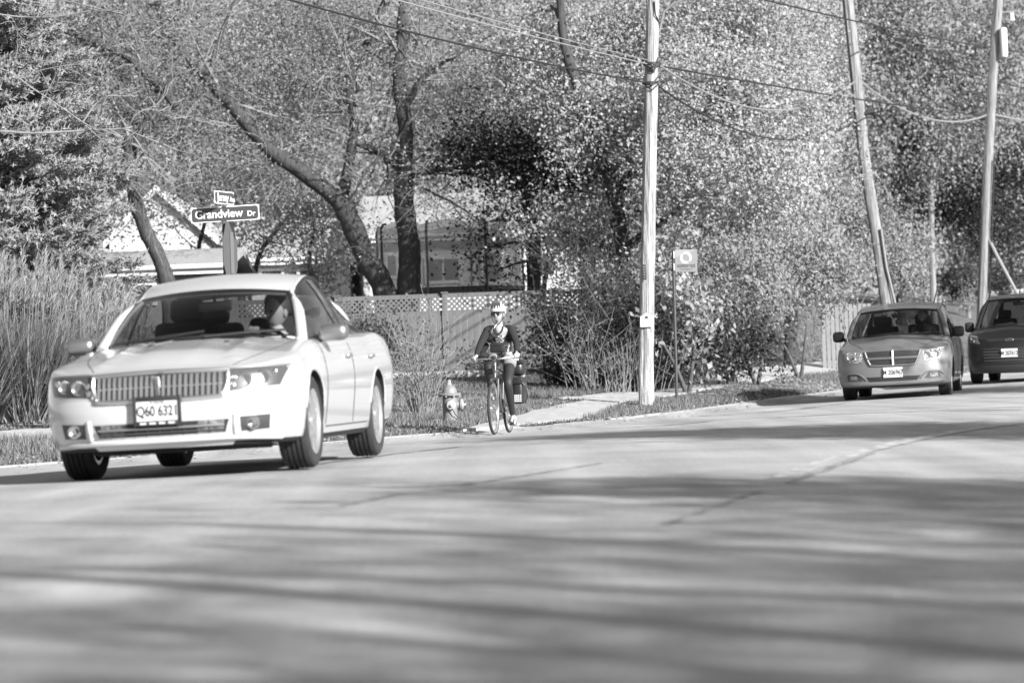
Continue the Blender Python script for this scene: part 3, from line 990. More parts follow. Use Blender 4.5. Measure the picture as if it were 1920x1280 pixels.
to = text('STOP', 0.24, 'sign_white', stop, (0, 0.036, 0), rot=(math.pi / 2, 0, math.pi), bold=0.004)

BD = 53.0
g0 = ground_at(1269, BD)
bs = empty('bus_stop_sign', (g0.x, BD, g0.z), label='square grey bus stop sign on a thin dark post', cat='sign')
pt = lambda x, y: rel(bs, P(x, y, BD))
tp0 = pt(1262, 470)
MB().tube([(0, 0, -0.2), tp0], 0.028, 8).build('post', 'post_dark', bs)
cs = (pt(1265, 467) + pt(1307, 511)) / 2
w_, h_ = 0.405, 0.405
pnl = MB().rbox((0, 0, 0), (w_, 0.008, h_), 0.0039).build('panel', 'sign_grey', bs, smooth=False)
pnl.location = cs + Vector((0, -0.035, 0)); pnl.rotation_euler = (0, math.radians(1.2), 0)
sw = []
def ring(r0, r1, a0, a1, n=26):
    mb = MB()
    vs, fs = [], []
    for i in range(n + 1):
        t = i / n
        a = a0 + (a1 - a0) * t
        th = math.sin(math.pi * t) ** 0.6
        for r in (r0 + (r1 - r0) * (1 - th) * 0.5, r1 - (r1 - r0) * (1 - th) * 0.5):
            vs.append((r * math.cos(a), -0.006, r * math.sin(a) + 0.055))
    for i in range(n):
        fs.append((2 * i, 2 * i + 1, 2 * i + 3, 2 * i + 2))
    return mb.add(vs, fs)
lg = ring(0.065, 0.105, math.radians(-70), math.radians(140))
lg.add([(v[0], v[1], v[2]) for v in ring(0.065, 0.105, math.radians(110), math.radians(320)).v], ring(0.065, 0.105, 0, 1).f)
lg.build('logo', 'sign_white', pnl)
MB().prism([(-0.2, 0.06), (0.2, 0.20), (-0.2, 0.2)], 0.001, c=(0, -0.0052, 0)).build('pale_stripe', 'ink_soft', pnl, smooth=False).data.materials[0] = mat('sign stripe', 0.27, 0.5)  # paler triangle across the upper corner of the panel
text('connect', 0.102, 'sign_dark', pnl, (0, -0.0055, -0.085), bold=0.003, sx=1.0)
text('T R A N S I T', 0.042, 'sign_dark', pnl, (0.0, -0.0055, -0.155), bold=0.001, sx=1.0)
for k in range(2):
    MB().rbox((-w_ / 2 - 0.015, 0.0, 0.11 - 0.22 * k), (0.02, 0.02, 0.13), 0.004).build('mounting_strip', 'trim_white', pnl)

HD = 42.0
g0 = ground_at(845, HD)
hy = empty('fire_hydrant', (g0.x, HD, g0.z), (0, 0, math.radians(8)), 'grey fire hydrant with pale side caps on the grass by the kerb', 'fire hydrant')
MB().lathe([(0.15, -0.03), (0.15, 0.03), (0.108, 0.035), (0.104, 0.20), (0.108, 0.40), (0.108, 0.42)], 28).build('barrel', 'hydrant', hy)
MB().lathe([(0.105, 0.40), (0.165, 0.405), (0.168, 0.425), (0.15, 0.44), (0.112, 0.445), (0.105, 0.48), (0.088, 0.52), (0.055, 0.55), (0.03, 0.56)], 28).build('bonnet', 'hydrant', hy)
MB().lathe([(0.035, 0.555), (0.03, 0.58), (0.022, 0.585), (0.02, 0.63), (0.002, 0.635)], 5).build('operating_nut', 'hydrant_cap', hy)
bl = MB()
for k in range(8):
    a = k * math.pi / 4 + .3
    bl.lathe([(0.014, 0.385), (0.014, 0.44)], 6, c=(0.148 * math.cos(a), 0.148 * math.sin(a), 0))
bl.build('flange_bolts', 'hydrant_cap', hy, kind='stuff')
def nozzle(ax, sg, z, r, ln, nm):
    o = MB().lathe([(r * 0.85, sg * 0.07), (r * 0.85, sg * (ln - 0.05)), (r * 1.1, sg * (ln - 0.05)), (r * 1.1, sg * (ln - 0.03))], 20, axis=ax, c=(0, 0, z)).build(nm, 'hydrant', hy)
    MB().lathe([(r * 1.18, sg * (ln - 0.03)), (r * 1.18, sg * ln), (r * 0.5, sg * (ln + 0.012)), (0.022, sg * (ln + 0.013)), (0.02, sg * (ln + 0.045)), (0.002, sg * (ln + 0.046))], 20 if ax == 'y' else 6 + 14, axis=ax, c=(0, 0, z)).build('cap', 'hydrant_cap', o)
nozzle('y', -1, 0.27, 0.055, 0.155, 'outlet')
nozzle('x', 1, 0.27, 0.075, 0.185, 'outlet')
nozzle('y', 1, 0.27, 0.055, 0.155, 'outlet')
MB().tube([(0.01, -0.165, 0.22), (0.05, -0.16, 0.14), (0.10, -0.11, 0.09), (0.14, -0.05, 0.10), (0.16, -0.03, 0.19)], 0.007, 6).build('chain', 'post_dark', hy)

g0 = ground_at(980, 57)
orn = empty('garden_ornament', g0, label='small pale stone ornament standing on the lawn behind the bicycle', cat='ornament')
MB().lathe([(0.085, -0.03), (0.09, 0.03), (0.07, 0.05), (0.078, 0.14), (0.06, 0.25), (0.045, 0.29), (0.03, 0.30)], 14).build('body', 'stone', orn)
MB().ball((0, -0.02, 0.335), (0.06, 0.065, 0.055)).build('head', 'stone', orn)
for sx in (-1, 1):
    MB().lathe([(0.022, 0.36), (0.015, 0.39), (0.003, 0.42)], 8, c=(sx * 0.032, -0.01, 0)).build('ear', 'stone', orn)

# ------------------------------------------------------------------ vegetation
def leaf_cloud(rs, C, n, spread, size, up=0.25, droop=0.0, lt=None):
    """n leaves scattered round cluster centres C (m,3)"""
    idx = rs.integers(0, len(C), n)
    c = C[idx] + rs.normal(0, 1, (n, 3)) * spread
    nrm = rs.normal(0, 0.75, (n, 3)) + np.array(SUN)[None, :] * 0.8; nrm[:, 2] += up     # leaves turn to the light
    nrm /= np.linalg.norm(nrm, axis=1)[:, None]
    a = rs.normal(0, 1, (n, 3)); a[:, 2] -= droop
    a -= nrm * (a * nrm).sum(1)[:, None]
    a /= np.linalg.norm(a, axis=1)[:, None]
    b = np.cross(nrm, a)
    L = size * rs.uniform(0.6, 1.35, (n, 1))
    W = L * rs.uniform(0.45, 0.75, (n, 1))
    v0 = c - a * L * 0.5
    v1 = c + b * W * 0.5 - nrm * W * 0.12
    v2 = c + a * L * 0.5
    v3 = c - b * W * 0.5 - nrm * W * 0.12
    V = np.stack([v0, v1, v2, v3], 1).reshape(-1, 3)
    Fq = np.arange(4 * n).reshape(n, 4)
    ct = rs.uniform(0, 1, len(C))
    if lt is not None: ct = 0.45 * ct + 0.55 * lt
    tone = np.clip(0.5 * ct[idx] + 0.5 * rs.uniform(0, 1, n) ** 1.2, 0, 1)
    return V, Fq, np.repeat(tone, 4)

def branch_from(mb, rn, p, d, length, r, depth, tips, drop=0.0, wig=0.35, n=5, kids=(3, 5)):
    pts = [Vector(p)]
    d = Vector(d).normalized()
    for i in range(n):
        d = (d + Vector((rn.gauss(0, wig), rn.gauss(0, wig), rn.gauss(0, wig) - drop)) * 0.5).normalized()
        pts.append(pts[-1] + d * (length / n))
    rads = [max(0.004, r * (1 - 0.8 * i / n)) for i in range(n + 1)]
    mb.tube(pts, rads, 5 if depth > 1 else 4, False)
    tips += pts[2:]
    if depth > 0:
        for k in range(rn.randint(*kids)):
            i = rn.randint(1, n)
            dd = (d + Vector((rn.gauss(0, 0.8), rn.gauss(0, 0.8), rn.gauss(0.1, 0.6)))).normalized()
            branch_from(mb, rn, pts[i], dd, length * rn.uniform(0.45, 0.7), rads[i] * 0.6, depth - 1, tips, drop, wig, n, kids)

def limb(mb, pts, r0, r1, n=5, sides=10, seed=0):
    C = bez(pts, n)
    m_ = len(C)
    rn = random.Random(seed)
    rads = [(r0 + (r1 - r0) * i / (m_ - 1)) * rn.uniform(0.92, 1.08) for i in range(m_)]
    mb.tube(C, rads, sides, True)
    return C, rads

def tree(name, label, base, limbs, lobes, n_leaf, leaf, leafmat, bark='bark', seed=1, sub=3, sublen=1.6, spread=0.28, cat='tree', group='trees behind the fence and lawn', drop=0.05, clusters=None, up=0.25, droop=0.0, depth=2, twigs='twig_dark', tones=None):
    """limbs: list of (world points, r0, r1); lobes: (centre, radii) the crown fills"""
    base = Vector(base)
    root = empty(name, base, label=label, cat=cat, group=group)
    rn = random.Random(seed)
    rs = np.random.default_rng(seed)
    mb = MB(); mb2 = MB()
    tips = []
    for q, (pts, r0, r1) in enumerate(limbs):
        C, R = limb(mb, [Vector(p) - base for p in pts], r0, r1, seed=seed + q)
        for k in range(sub * 3):
            i = rn.randint(int(len(C) * (0.75 if r0 > 0.19 and r1 > 0.11 else 0.3)), len(C) - 1)
            if r0 > 0.19 and r1 > 0.2 and k > 1: break
            d = Vector((rn.gauss(0, 1), rn.gauss(0, 0.7), rn.gauss(0.35, 0.6)))
            branch_from(mb2, rn, C[i], d, sublen * rn.uniform(0.6, 1.3), min(0.05, R[i] * 0.4), depth, tips, drop)
    mb.build('trunk', bark, root, angle=60)
    if mb2.v: mb2.build('branches', twigs, root, angle=60, kind='stuff')
    C = []; LT = []
    if lobes:
        vol = np.array([r[0] * r[1] * r[2] for c, r in lobes]); vol = vol ** 0.8 / (vol ** 0.8).sum()
        m_ = clusters or max(60, n_leaf // 26)
        cnt = np.maximum(1, (vol * m_).astype(int))
        for qi, ((c, r), k) in enumerate(zip(lobes, cnt)):
            LT.append(np.full(k, tones[qi] if tones else rs.uniform(0.1, 0.9)))
            d = rs.normal(0, 1, (k, 3)); d /= np.linalg.norm(d, axis=1)[:, None]
            rad_ = rs.uniform(0.35, 1.0, (k, 1)) ** 0.5
            C.append((np.array(Vector(c) - base) + d * rad_ * np.array(r)))
        C = np.concatenate(C); LT = np.concatenate(LT)
        if tips:
            T = np.array([tuple(t) for t in tips])
            m2 = len(C) // 5
            C = np.concatenate([C, T[rs.integers(0, len(T), m2)]]); LT = np.concatenate([LT, np.full(m2, 0.5)])
    else:
        C = np.array([tuple(t) for t in tips]); LT = np.full(len(C), 0.5)
    if n_leaf:
        V, Fq, tone = leaf_cloud(rs, C, n_leaf, spread, leaf, up, droop, LT)
        np_mesh('crown', V, Fq, leafmat, root, tone)
    return root
def PP(D, *pts): return [P(x, y, D) for x, y in pts]
def lobe(x, y, D, rx, ry, rd=None):
    """crown lobe centred on a pixel at distance D; rx, ry in pixels"""
    s = px(D)
    return (P(x, y, D), (rx / s, (rd if rd else (rx + ry) / 2 / s), ry / s))

# the twin-trunk tree behind the fence
TB = ground_at(740, 70)
tree('twin_trunk_tree', 'large tree with two dark trunks spreading from one base behind the fence', TB,
     [([TB - Vector((0, 0, 0.3))] + PP(70, (722, 552), (688, 485), (655, 410), (640, 378)), 0.30, 0.24),
      (PP(70, (642, 382), (606, 352), (560, 318), (505, 280), (440, 205), (398, 158), (345, 95), (312, 45), (290, -10)), 0.22, 0.09),
      (PP(70, (640, 378), (650, 330), (660, 270), (664, 225), (655, 175), (668, 120), (700, 55), (720, 0)), 0.15, 0.05),
      ([TB - Vector((-0.3, 0, 0.3))] + PP(70, (766, 555), (768, 470), (758, 390), (757, 320)), 0.30, 0.23),
      (PP(70, (757, 325), (760, 240), (748, 150), (752, 70), (758, -20)), 0.21, 0.10),
      (PP(70, (755, 322), (728, 298), (700, 282), (668, 268)), 0.10, 0.07),
      (PP(70, (760, 200), (800, 140), (870, 95), (930, 60)), 0.09, 0.03),
      (PP(70, (758, 335), (820, 320), (900, 312), (990, 300)), 0.06, 0.03),
      (PP(70, (560, 318), (530, 300), (470, 318), (420, 345)), 0.07, 0.02),
      (PP(70, (398, 158), (400, 110), (420, 50), (440, 0)), 0.07, 0.03)],
     [lobe(420, 130, 72, 190, 130, 2), lobe(600, 80, 72, 190, 120, 2), lobe(800, 90, 73, 190, 130, 2), lobe(930, 180, 74, 130, 80, 1.6), lobe(560, 220, 74, 150, 90, 1.5), lobe(800, 240, 74, 80, 60, 1.2), lobe(700, 0, 73, 280, 80, 2)],
     56000, 0.075, 'leaf_mid', 'bark', 11, sub=4, sublen=1.9, spread=0.30, depth=2, twigs='twig')
# the leaning dark tree by the gabled house
LB = ground_at(318, 66)
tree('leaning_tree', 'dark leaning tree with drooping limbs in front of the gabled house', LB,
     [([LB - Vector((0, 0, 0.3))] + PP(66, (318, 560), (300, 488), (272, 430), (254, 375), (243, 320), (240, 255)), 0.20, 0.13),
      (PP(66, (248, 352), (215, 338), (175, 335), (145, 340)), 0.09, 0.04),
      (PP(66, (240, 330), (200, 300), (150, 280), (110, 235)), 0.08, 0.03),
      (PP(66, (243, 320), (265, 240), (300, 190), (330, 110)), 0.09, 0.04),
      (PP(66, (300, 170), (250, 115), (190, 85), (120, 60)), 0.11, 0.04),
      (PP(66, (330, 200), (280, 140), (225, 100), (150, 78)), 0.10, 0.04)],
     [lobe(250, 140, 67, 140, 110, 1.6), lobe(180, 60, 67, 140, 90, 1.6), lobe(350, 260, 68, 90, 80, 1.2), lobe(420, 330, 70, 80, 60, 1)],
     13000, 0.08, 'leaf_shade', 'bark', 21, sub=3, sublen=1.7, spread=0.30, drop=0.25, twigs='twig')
# the bright maple
MBs = ground_at(1180, 66)
tree('maple_tree', 'broad maple with bright pale leaves behind the pale utility pole', MBs,
     [([MBs - Vector((0, 0, 0.3))] + PP(66, (1180, 600), (1165, 470), (1150, 360), (1120, 260), (1090, 180), (1060, 90), (1050, 0)), 0.24, 0.09),
      (PP(66, (1155, 380), (1120, 300), (1090, 240), (1055, 200)), 0.12, 0.05),
      (PP(66, (1150, 360), (1220, 300), (1300, 240), (1380, 130), (1420, 30)), 0.15, 0.05),
      (PP(66, (1165, 470), (1260, 400), (1330, 330), (1400, 280)), 0.10, 0.04)],
     [lobe(1080, 130, 68, 150, 130, 2), lobe(1290, 60, 68, 170, 110, 2), lobe(1440, 90, 68, 110, 120, 2), lobe(1330, 190, 65, 150, 110, 1.8), lobe(1475, 230, 66, 90, 100, 1.6),
      lobe(1400, 330, 64, 140, 90, 1.6), lobe(1160, 240, 66, 100, 80, 1.6), lobe(1270, 330, 64, 90, 80, 1.4), lobe(1120, 420, 67, 90, 60, 1.2), lobe(1545, 120, 75, 70, 130, 1.4)],
     115000, 0.088, 'leaf_bright', 'bark', 31, sub=4, sublen=1.6, spread=0.26, droop=0.6, tones=[0.35, 0.4, 0.45, 0.75, 0.85, 0.95, 0.65, 0.6, 0.75, 0.3])
tree('vine_tree', 'dense leafy tree between the leaning pole and the maple', ground_at(1480, 70),
     [([ground_at(1480, 70) - Vector((0, 0, 0.3))] + PP(70, (1485, 560), (1500, 430), (1540, 300), (1560, 180)), 0.18, 0.07)],
     [lobe(1530, 400, 75, 90, 90, 1.5), lobe(1440, 440, 68, 110, 80, 1.5), lobe(1560, 480, 75, 80, 60, 1.2)],
     22000, 0.10, 'leaf_mid', 'bark', 41, droop=1.2, spread=0.25)
tree('pale_crowned_tree', 'tall tree with evenly grey crown behind the leaning pole', ground_at(1690, 96),
     [([ground_at(1690, 96) - Vector((0, 0, 0.3))] + PP(96, (1696, 540), (1704, 450), (1690, 330), (1700, 200), (1720, 60)), 0.30, 0.1),
      (PP(96, (1690, 330), (1740, 240), (1800, 170)), 0.14, 0.05)],
     [lobe(1680, 100, 97, 150, 130, 2.5), lobe(1800, 70, 98, 150, 110, 2.5), lobe(1660, 260, 96, 110, 90, 2), lobe(1780, 220, 97, 110, 90, 2), lobe(1600, 30, 98, 120, 90, 2), lobe(1900, 120, 99, 100, 110, 2)],
     50000, 0.13, 'leaf_mid', 'bark', 51, spread=0.36, droop=0.8, tones=[0.6, 0.25, 0.4, 0.2, 0.6, 0.2])
tree('shade_toned_tree', 'spreading tree beyond the braced pole with shade painted into its dark foliage', ground_at(1790, 108),
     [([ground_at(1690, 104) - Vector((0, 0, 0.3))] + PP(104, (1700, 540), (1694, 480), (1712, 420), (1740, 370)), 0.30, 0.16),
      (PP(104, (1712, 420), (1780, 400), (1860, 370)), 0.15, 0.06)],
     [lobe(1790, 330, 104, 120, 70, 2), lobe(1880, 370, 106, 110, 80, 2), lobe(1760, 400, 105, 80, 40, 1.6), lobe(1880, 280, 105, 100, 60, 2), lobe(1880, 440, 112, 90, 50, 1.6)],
     40000, 0.12, 'leaf_dark', 'bark', 61, spread=0.36)  # leaf colour made dark in place of shade under the crown
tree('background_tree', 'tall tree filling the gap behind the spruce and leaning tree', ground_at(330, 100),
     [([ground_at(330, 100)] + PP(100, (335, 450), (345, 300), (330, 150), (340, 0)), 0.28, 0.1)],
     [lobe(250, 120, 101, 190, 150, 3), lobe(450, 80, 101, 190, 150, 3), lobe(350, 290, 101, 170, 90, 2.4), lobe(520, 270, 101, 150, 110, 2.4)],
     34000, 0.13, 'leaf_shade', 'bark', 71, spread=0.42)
tree('background_tree', 'tall tree behind the long house roof and the trampoline', ground_at(880, 112),
     [([ground_at(880, 112)] + PP(112, (885, 450), (875, 300), (890, 150), (880, 0)), 0.28, 0.1)],
     [lobe(720, 100, 113, 200, 170, 3), lobe(920, 80, 113, 200, 160, 3), lobe(1100, 100, 113, 180, 160, 3), lobe(850, 310, 113, 220, 90, 2.4), lobe(1080, 330, 113, 160, 110, 2.4), lobe(660, 330, 113, 120, 70, 2)],
     50000, 0.14, 'leaf_mid', 'bark', 81, spread=0.45)
tree('background_tree', 'dense tree behind the maple and the twin-trunk tree with shade painted into its foliage', ground_at(960, 70.5),
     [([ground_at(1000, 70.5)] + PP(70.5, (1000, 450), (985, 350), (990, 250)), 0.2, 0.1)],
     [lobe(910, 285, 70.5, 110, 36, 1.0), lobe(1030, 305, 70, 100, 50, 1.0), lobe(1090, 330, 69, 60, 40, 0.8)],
     12000, 0.10, 'leaf_dark', 'bark', 91, spread=0.34)  # shade between the neighbouring crowns is painted as a dark leaf tone
tree('understory_tree', 'small bright-leaved tree in front of the low house and twin trunks', ground_at(585, 78),
     [([ground_at(585, 78)] + PP(78, (585, 540), (580, 480), (590, 420), (570, 370)), 0.09, 0.03)],
     [lobe(520, 400, 78, 70, 50, 1), lobe(600, 440, 78, 60, 80, 1), lobe(600, 520, 77, 40, 40, 0.8), lobe(500, 330, 79, 80, 50, 1)],
     7500, 0.10, 'leaf_bright', 'bark', 111, spread=0.34, depth=1)
tree('understory_tree', 'small bright-leaved tree over the long house roof beside the maple', ground_at(1015, 84),
     [([ground_at(1015, 84)] + PP(84, (1020, 540), (1030, 480), (1010, 420), (990, 370)), 0.09, 0.03)],
     [lobe(900, 385, 84, 100, 28, 1), lobe(1010, 400, 84, 80, 60, 1), lobe(1060, 460, 82, 60, 60, 1), lobe(820, 370, 85, 60, 22, 0.8)],
     7500, 0.10, 'leaf_bright', 'bark', 112, spread=0.34, depth=1)
tree('understory_tree', 'thin small-leaved tree over the gabled house front', ground_at(380, 80),
     [([ground_at(380, 80)] + PP(80, (378, 540), (372, 470), (385, 400), (360, 340)), 0.10, 0.03), (PP(80, (470, 540), (490, 470), (520, 430), (560, 380)), 0.08, 0.03)],
     [lobe(330, 370, 80, 90, 50, 1), lobe(430, 350, 80, 80, 50, 1), lobe(250, 400, 80, 70, 40, 0.9), lobe(480, 450, 80, 60, 50, 0.9)],
     5000, 0.09, 'leaf_bright', 'bark', 113, spread=0.36, depth=1)
# a far belt of wood closes the view
rs = np.random.default_rng(5)
n = 1500
ang = rs.uniform(-0.23, 0.30, n)
Cw = np.stack([np.tan(ang) * 150, rs.uniform(140, 165, n), 2 + rs.uniform(0, 1, n) ** 0.9 * 24], 1)
V, Fq, tone = leaf_cloud(rs, Cw, 90000, 0.9, 0.42, 0.3)
ow = np_mesh('far_wood', V, Fq, 'leaf_mid', None, tone * 0.8, kind='stuff')
tag(ow, 'far belt of autumn woodland closing the view', 'woodland')

# spruce at the left edge
def spruce(base, H, R, seed):
    root = empty('spruce_tree', base, label='dense blue spruce with layered needle boughs behind the tall dry grass', cat='tree')
    rn = random.Random(seed)
    rs = np.random.default_rng(seed)
    mb = MB()
    mb.tube([(0, 0, -0.3), (0, 0, H * 0.5), (0, 0, H)], [0.2, 0.12, 0.02], 10)
    boughs = []
    z = 0.35
    while z < H - 0.3:
        r = R * (1 - z / H) ** 0.85
        for k in range(max(5, int(15 * (1 - z / H) + 4))):
            a = rn.uniform(0, 6.283)
            L = r * rn.uniform(0.72, 1.12)
            up_ = rn.uniform(-0.18, 0.1)
            pts = [Vector((0, 0, z)), Vector((math.cos(a) * L * 0.5, math.sin(a) * L * 0.5, z + up_ * L * 0.5 - 0.05 * L)), Vector((math.cos(a) * L, math.sin(a) * L, z + up_ * L + 0.07 * L))]
            mb.tube(pts, [0.03, 0.02, 0.006], 4, False)
            boughs.append((pts, a, L))
        z += 0.17
    mb.build('trunk', 'bark', root)
    V = []; T = []
    for pts, a, L in boughs:
        m_ = int(12 + L * 16)
        for k in range(m_):
            t = 0.3 + 0.72 * math.sqrt(k / m_)
            c = pts[0].lerp(pts[1], min(1, t * 2)) if t < 0.5 else pts[1].lerp(pts[2], (t - 0.5) * 2)
            side = rn.uniform(-1, 1)
            w = (1.05 - t) * L * 0.55 + 0.06
            c = c + Vector((-math.sin(a), math.cos(a), 0)) * side * w + Vector((0, 0, rn.uniform(-0.08, 0.03)))
            tone = rn.uniform(0.35, 1)
            # one tuft: a short spray of needles
            ax = (Vector((math.cos(a), math.sin(a), 0.25)) + Vector((-math.sin(a), math.cos(a), 0)) * side * 0.9 + Vector((rn.gauss(0, .2), rn.gauss(0, .2), rn.gauss(0, .2)))).normalized()
            ln = rn.uniform(0.16, 0.28)
            o1 = ax.orthogonal().normalized(); o2 = ax.cross(o1)
            for q in range(9):
                w_ = q * 2.4 + rn.uniform(-.4, .4)
                s0 = c + ax * ln * (q / 9.0)
                rad_ = o1 * math.cos(w_) + o2 * math.sin(w_)
                tip = s0 + (rad_ * 0.7 + ax * 0.8) * 0.085
                wd = ax.cross(rad_) * 0.018
                V += [s0 - wd, s0 + wd, tip]
                T += [tone * 0.8, tone * 0.8, min(1, tone + 0.15)]
    V = np.array([tuple(v) for v in V]); Fq = np.arange(len(V)).reshape(-1, 3)
    np_mesh('crown', V, Fq, 'needle', root, np.array(T))
spruce(ground_at(-75, 46), 12.5, 3.3, 3)

# tall ornamental grass at the left edge: stems, arching blades, seed plumes
def ornamental_grass(base, label, n_bl, n_st, H, R, seed):
    root = empty('ornamental_grass', base, label=label, cat='grass clump', group='clumps of tall dry ornamental grass')
    rs = np.random.default_rng(seed)
    V = []; T = []
    for k in range(n_bl):
        a = rs.uniform(0, 6.283); r = R * 0.55 * math.sqrt(rs.uniform(0, 1))
        p = np.array([r * math.cos(a), r * math.sin(a), 0])
        d = np.array([math.cos(a) * 0.3 + rs.normal(0, .25), math.sin(a) * 0.3 + rs.normal(0, .25), 1.0])
        L = H * rs.uniform(0.3, 0.80); w = rs.uniform(0.007, 0.014)
        bend = rs.uniform(0.1, 1.1) ** 1.6
        side = np.array([-math.sin(a + rs.normal(0, 1)), math.cos(a + rs.normal(0, 1)), 0])
        tn = rs.uniform(0, 1)
        prev = None; q = p.copy()
        dd = d / np.linalg.norm(d)
        for i in range(6):
            ww = w * (1 - i / 5.2)
            cur = (q - side * ww, q + side * ww)
            if prev is not None:
                V += [prev[0], prev[1], cur[1], cur[0]]; T += [tn] * 4
            prev = cur
            dd = dd + np.array([math.cos(a), math.sin(a), -0.6]) * bend * 0.28 * (i / 3)
            dd /= np.linalg.norm(dd)
            q = q + dd * L / 5
    V = np.array(V); np_mesh('blade_mass', V, np.arange(len(V)).reshape(-1, 4), 'reed', root, np.array(T), kind='stuff')
    V = []; T = []; VP = []; TP = []
    for k in range(n_st):
        a = rs.uniform(0, 6.283); r = R * 0.5 * math.sqrt(rs.uniform(0, 1))
        p = np.array([r * math.cos(a), r * math.sin(a), 0]); L = H * rs.uniform(0.75, 1.0)
        d = np.array([math.cos(a) * r * 0.22 + rs.normal(0, .06) + 0.05, math.sin(a) * r * 0.2 + rs.normal(0, .06), 1.0]); d /= np.linalg.norm(d)
        side = np.array([1, 0, 0]) * 0.004
        top = p + d * L
        tn = rs.uniform(0.3, 1)
        V += [p - side, p + side, top + side, top - side]; T += [tn] * 4
        for j in range(34):
            t = rs.uniform(0, 0.22)
            s0 = p + d * L * (0.88 + t * 0.75)
            e = s0 + (d * 1.0 + np.array([rs.normal(0.22, .3), rs.normal(0, .3), 0.0])) * rs.uniform(0.07, 0.16)
            ws = np.array([rs.normal(0, 1), rs.normal(0, 1), 0]); ws = ws / np.linalg.norm(ws) * 0.006
            VP += [s0 - ws, s0 + ws, e]; TP += [rs.uniform(0, 1)] * 3
    V = np.array(V); np_mesh('stems', V, np.arange(len(V)).reshape(-1, 4), 'reed', root, np.array(T), kind='stuff')
    VP = np.array(VP); np_mesh('seed_plumes', VP, np.arange(len(VP)).reshape(-1, 3), 'plume', root, np.array(TP), kind='stuff')
for i, (x, D, H, lab) in enumerate(((-60, 40, 2.25, 'tall dry ornamental grass clump under the spruce at the view edge'), (45, 40.4, 2.3, 'tall plumed dry grass clump beside the sedan mirror'), (140, 41.2, 2.05, 'feathery dry grass clump rising behind the sedan bonnet'), (215, 42.6, 1.85, 'shorter dry grass clump behind the sedan windscreen'))):
    ornamental_grass(ground_at(x, D), lab, 3600, 60, H, 0.95, 100 + i)

# bare limb reaching in from the left
BR = Vector((P(-330, 0, 40).x, 40, 0)); BR.z = zg(BR.x, 40)
br = empty('bare_tree', BR, label='bare tree whose pale twiggy limb reaches in front of the spruce', cat='tree')
mb = MB(); rn = random.Random(8); tips = []
W = lambda x, y, D=40: P(x, y, D) - BR
limb(mb, [Vector((0, 0, -0.3)), Vector((0.1, 0, 2)), Vector((0, 0, 5)), Vector((0.1, 0, 8))], 0.18, 0.08)
for pts, r0, r1, k in (([(-330, 300), (-200, 262), (-60, 252), (0, 246), (60, 250), (140, 246), (225, 242), (248, 238)], 0.024, 0.012, 0),
                       ([(-300, 120), (-120, 100), (0, 128), (60, 165), (120, 205), (165, 235), (205, 248), (232, 262)], 0.013, 0.006, 5),
                       ([(-300, -40), (-80, 10), (20, 30), (100, 32), (180, 20), (240, 30)], 0.013, 0.005, 8),
                       ([(-300, -100), (-80, -20), (30, -5), (120, 2), (200, 20), (242, 28)], 0.012, 0.005, 8),
                       ([(155, 230), (180, 195), (205, 180), (240, 180), (265, 165)], 0.012, 0.004, 7),
                       ([(240, 240), (255, 215), (280, 205), (310, 215), (330, 222)], 0.011, 0.003, 9),
                       ([(232, 242), (265, 255), (300, 268), (335, 282), (365, 290)], 0.012, 0.003, 9),
                       ([(240, 242), (262, 272), (280, 305), (310, 335), (328, 352)], 0.010, 0.003, 6),
                       ([(160, 235), (190, 262), (210, 280), (228, 282)], 0.008, 0.003, 4),
                       ([(40, 140), (85, 130), (130, 122), (190, 118)], 0.008, 0.003, 3),
                       ([(70, 210), (95, 160), (110, 130), (118, 112)], 0.008, 0.003, 2)):
    C, R = limb(mb, [W(x, y, 40 + 0.002 * (x % 50)) for x, y in pts], r0, r1, sides=6)
    for j in range(k):
        i = rn.randint(len(C) // 4, len(C) - 1)
        branch_from(mb, rn, C[i], (rn.uniform(0.2, 1), rn.gauss(0, 0.5), rn.gauss(0, 0.6)), rn.uniform(0.2, 0.45), 0.005, 1, tips, 0.0, 0.5, 4, (2, 4))
mb.build('trunk', 'twig', br, angle=60)

# shrubs
def stem_shrub(name, label, base, n, H, lean, r, material, seed, leaves=0, leafmat='leaf_mid', leaf=0.05, spreadb=0.3, cat='shrub', depth=1, group='shrubs at the lawn edge'):
    root = empty(name, base, label=label, cat=cat, group=group)
    rn = random.Random(seed); rs = np.random.default_rng(seed)
    mb = MB(); tips = []
    for k in range(n):
        a = rn.uniform(0, 6.283)
        d = Vector((math.cos(a) * lean * rn.uniform(0.1, 1.2), math.sin(a) * lean * rn.uniform(0.1, 1.0), 1)).normalized()
        p = Vector((math.cos(a) * spreadb * rn.random(), math.sin(a) * spreadb * rn.random(), -0.05))
        branch_from(mb, rn, p, d, H * rn.uniform(0.55, 1.05), r * rn.uniform(0.7, 1.2), depth, tips, 0.0, 0.13, 6, (1, 3))
    mb.build('stems', material, root, angle=60)
    if leaves:
        C = np.array([tuple(t) for t in tips])
        V, Fq, tone = leaf_cloud(rs, C, leaves, 0.10, leaf)
        np_mesh('leaves', V, Fq, leafmat, root, tone)
    return root
stem_shrub('bare_shrub', 'bare pale-stemmed shrub on the grass behind the hydrant', ground_at(792, 47), 46, 1.5, 0.38, 0.010, 'twig', 5, 500, 'leaf_dark', 0.05, 0.22)
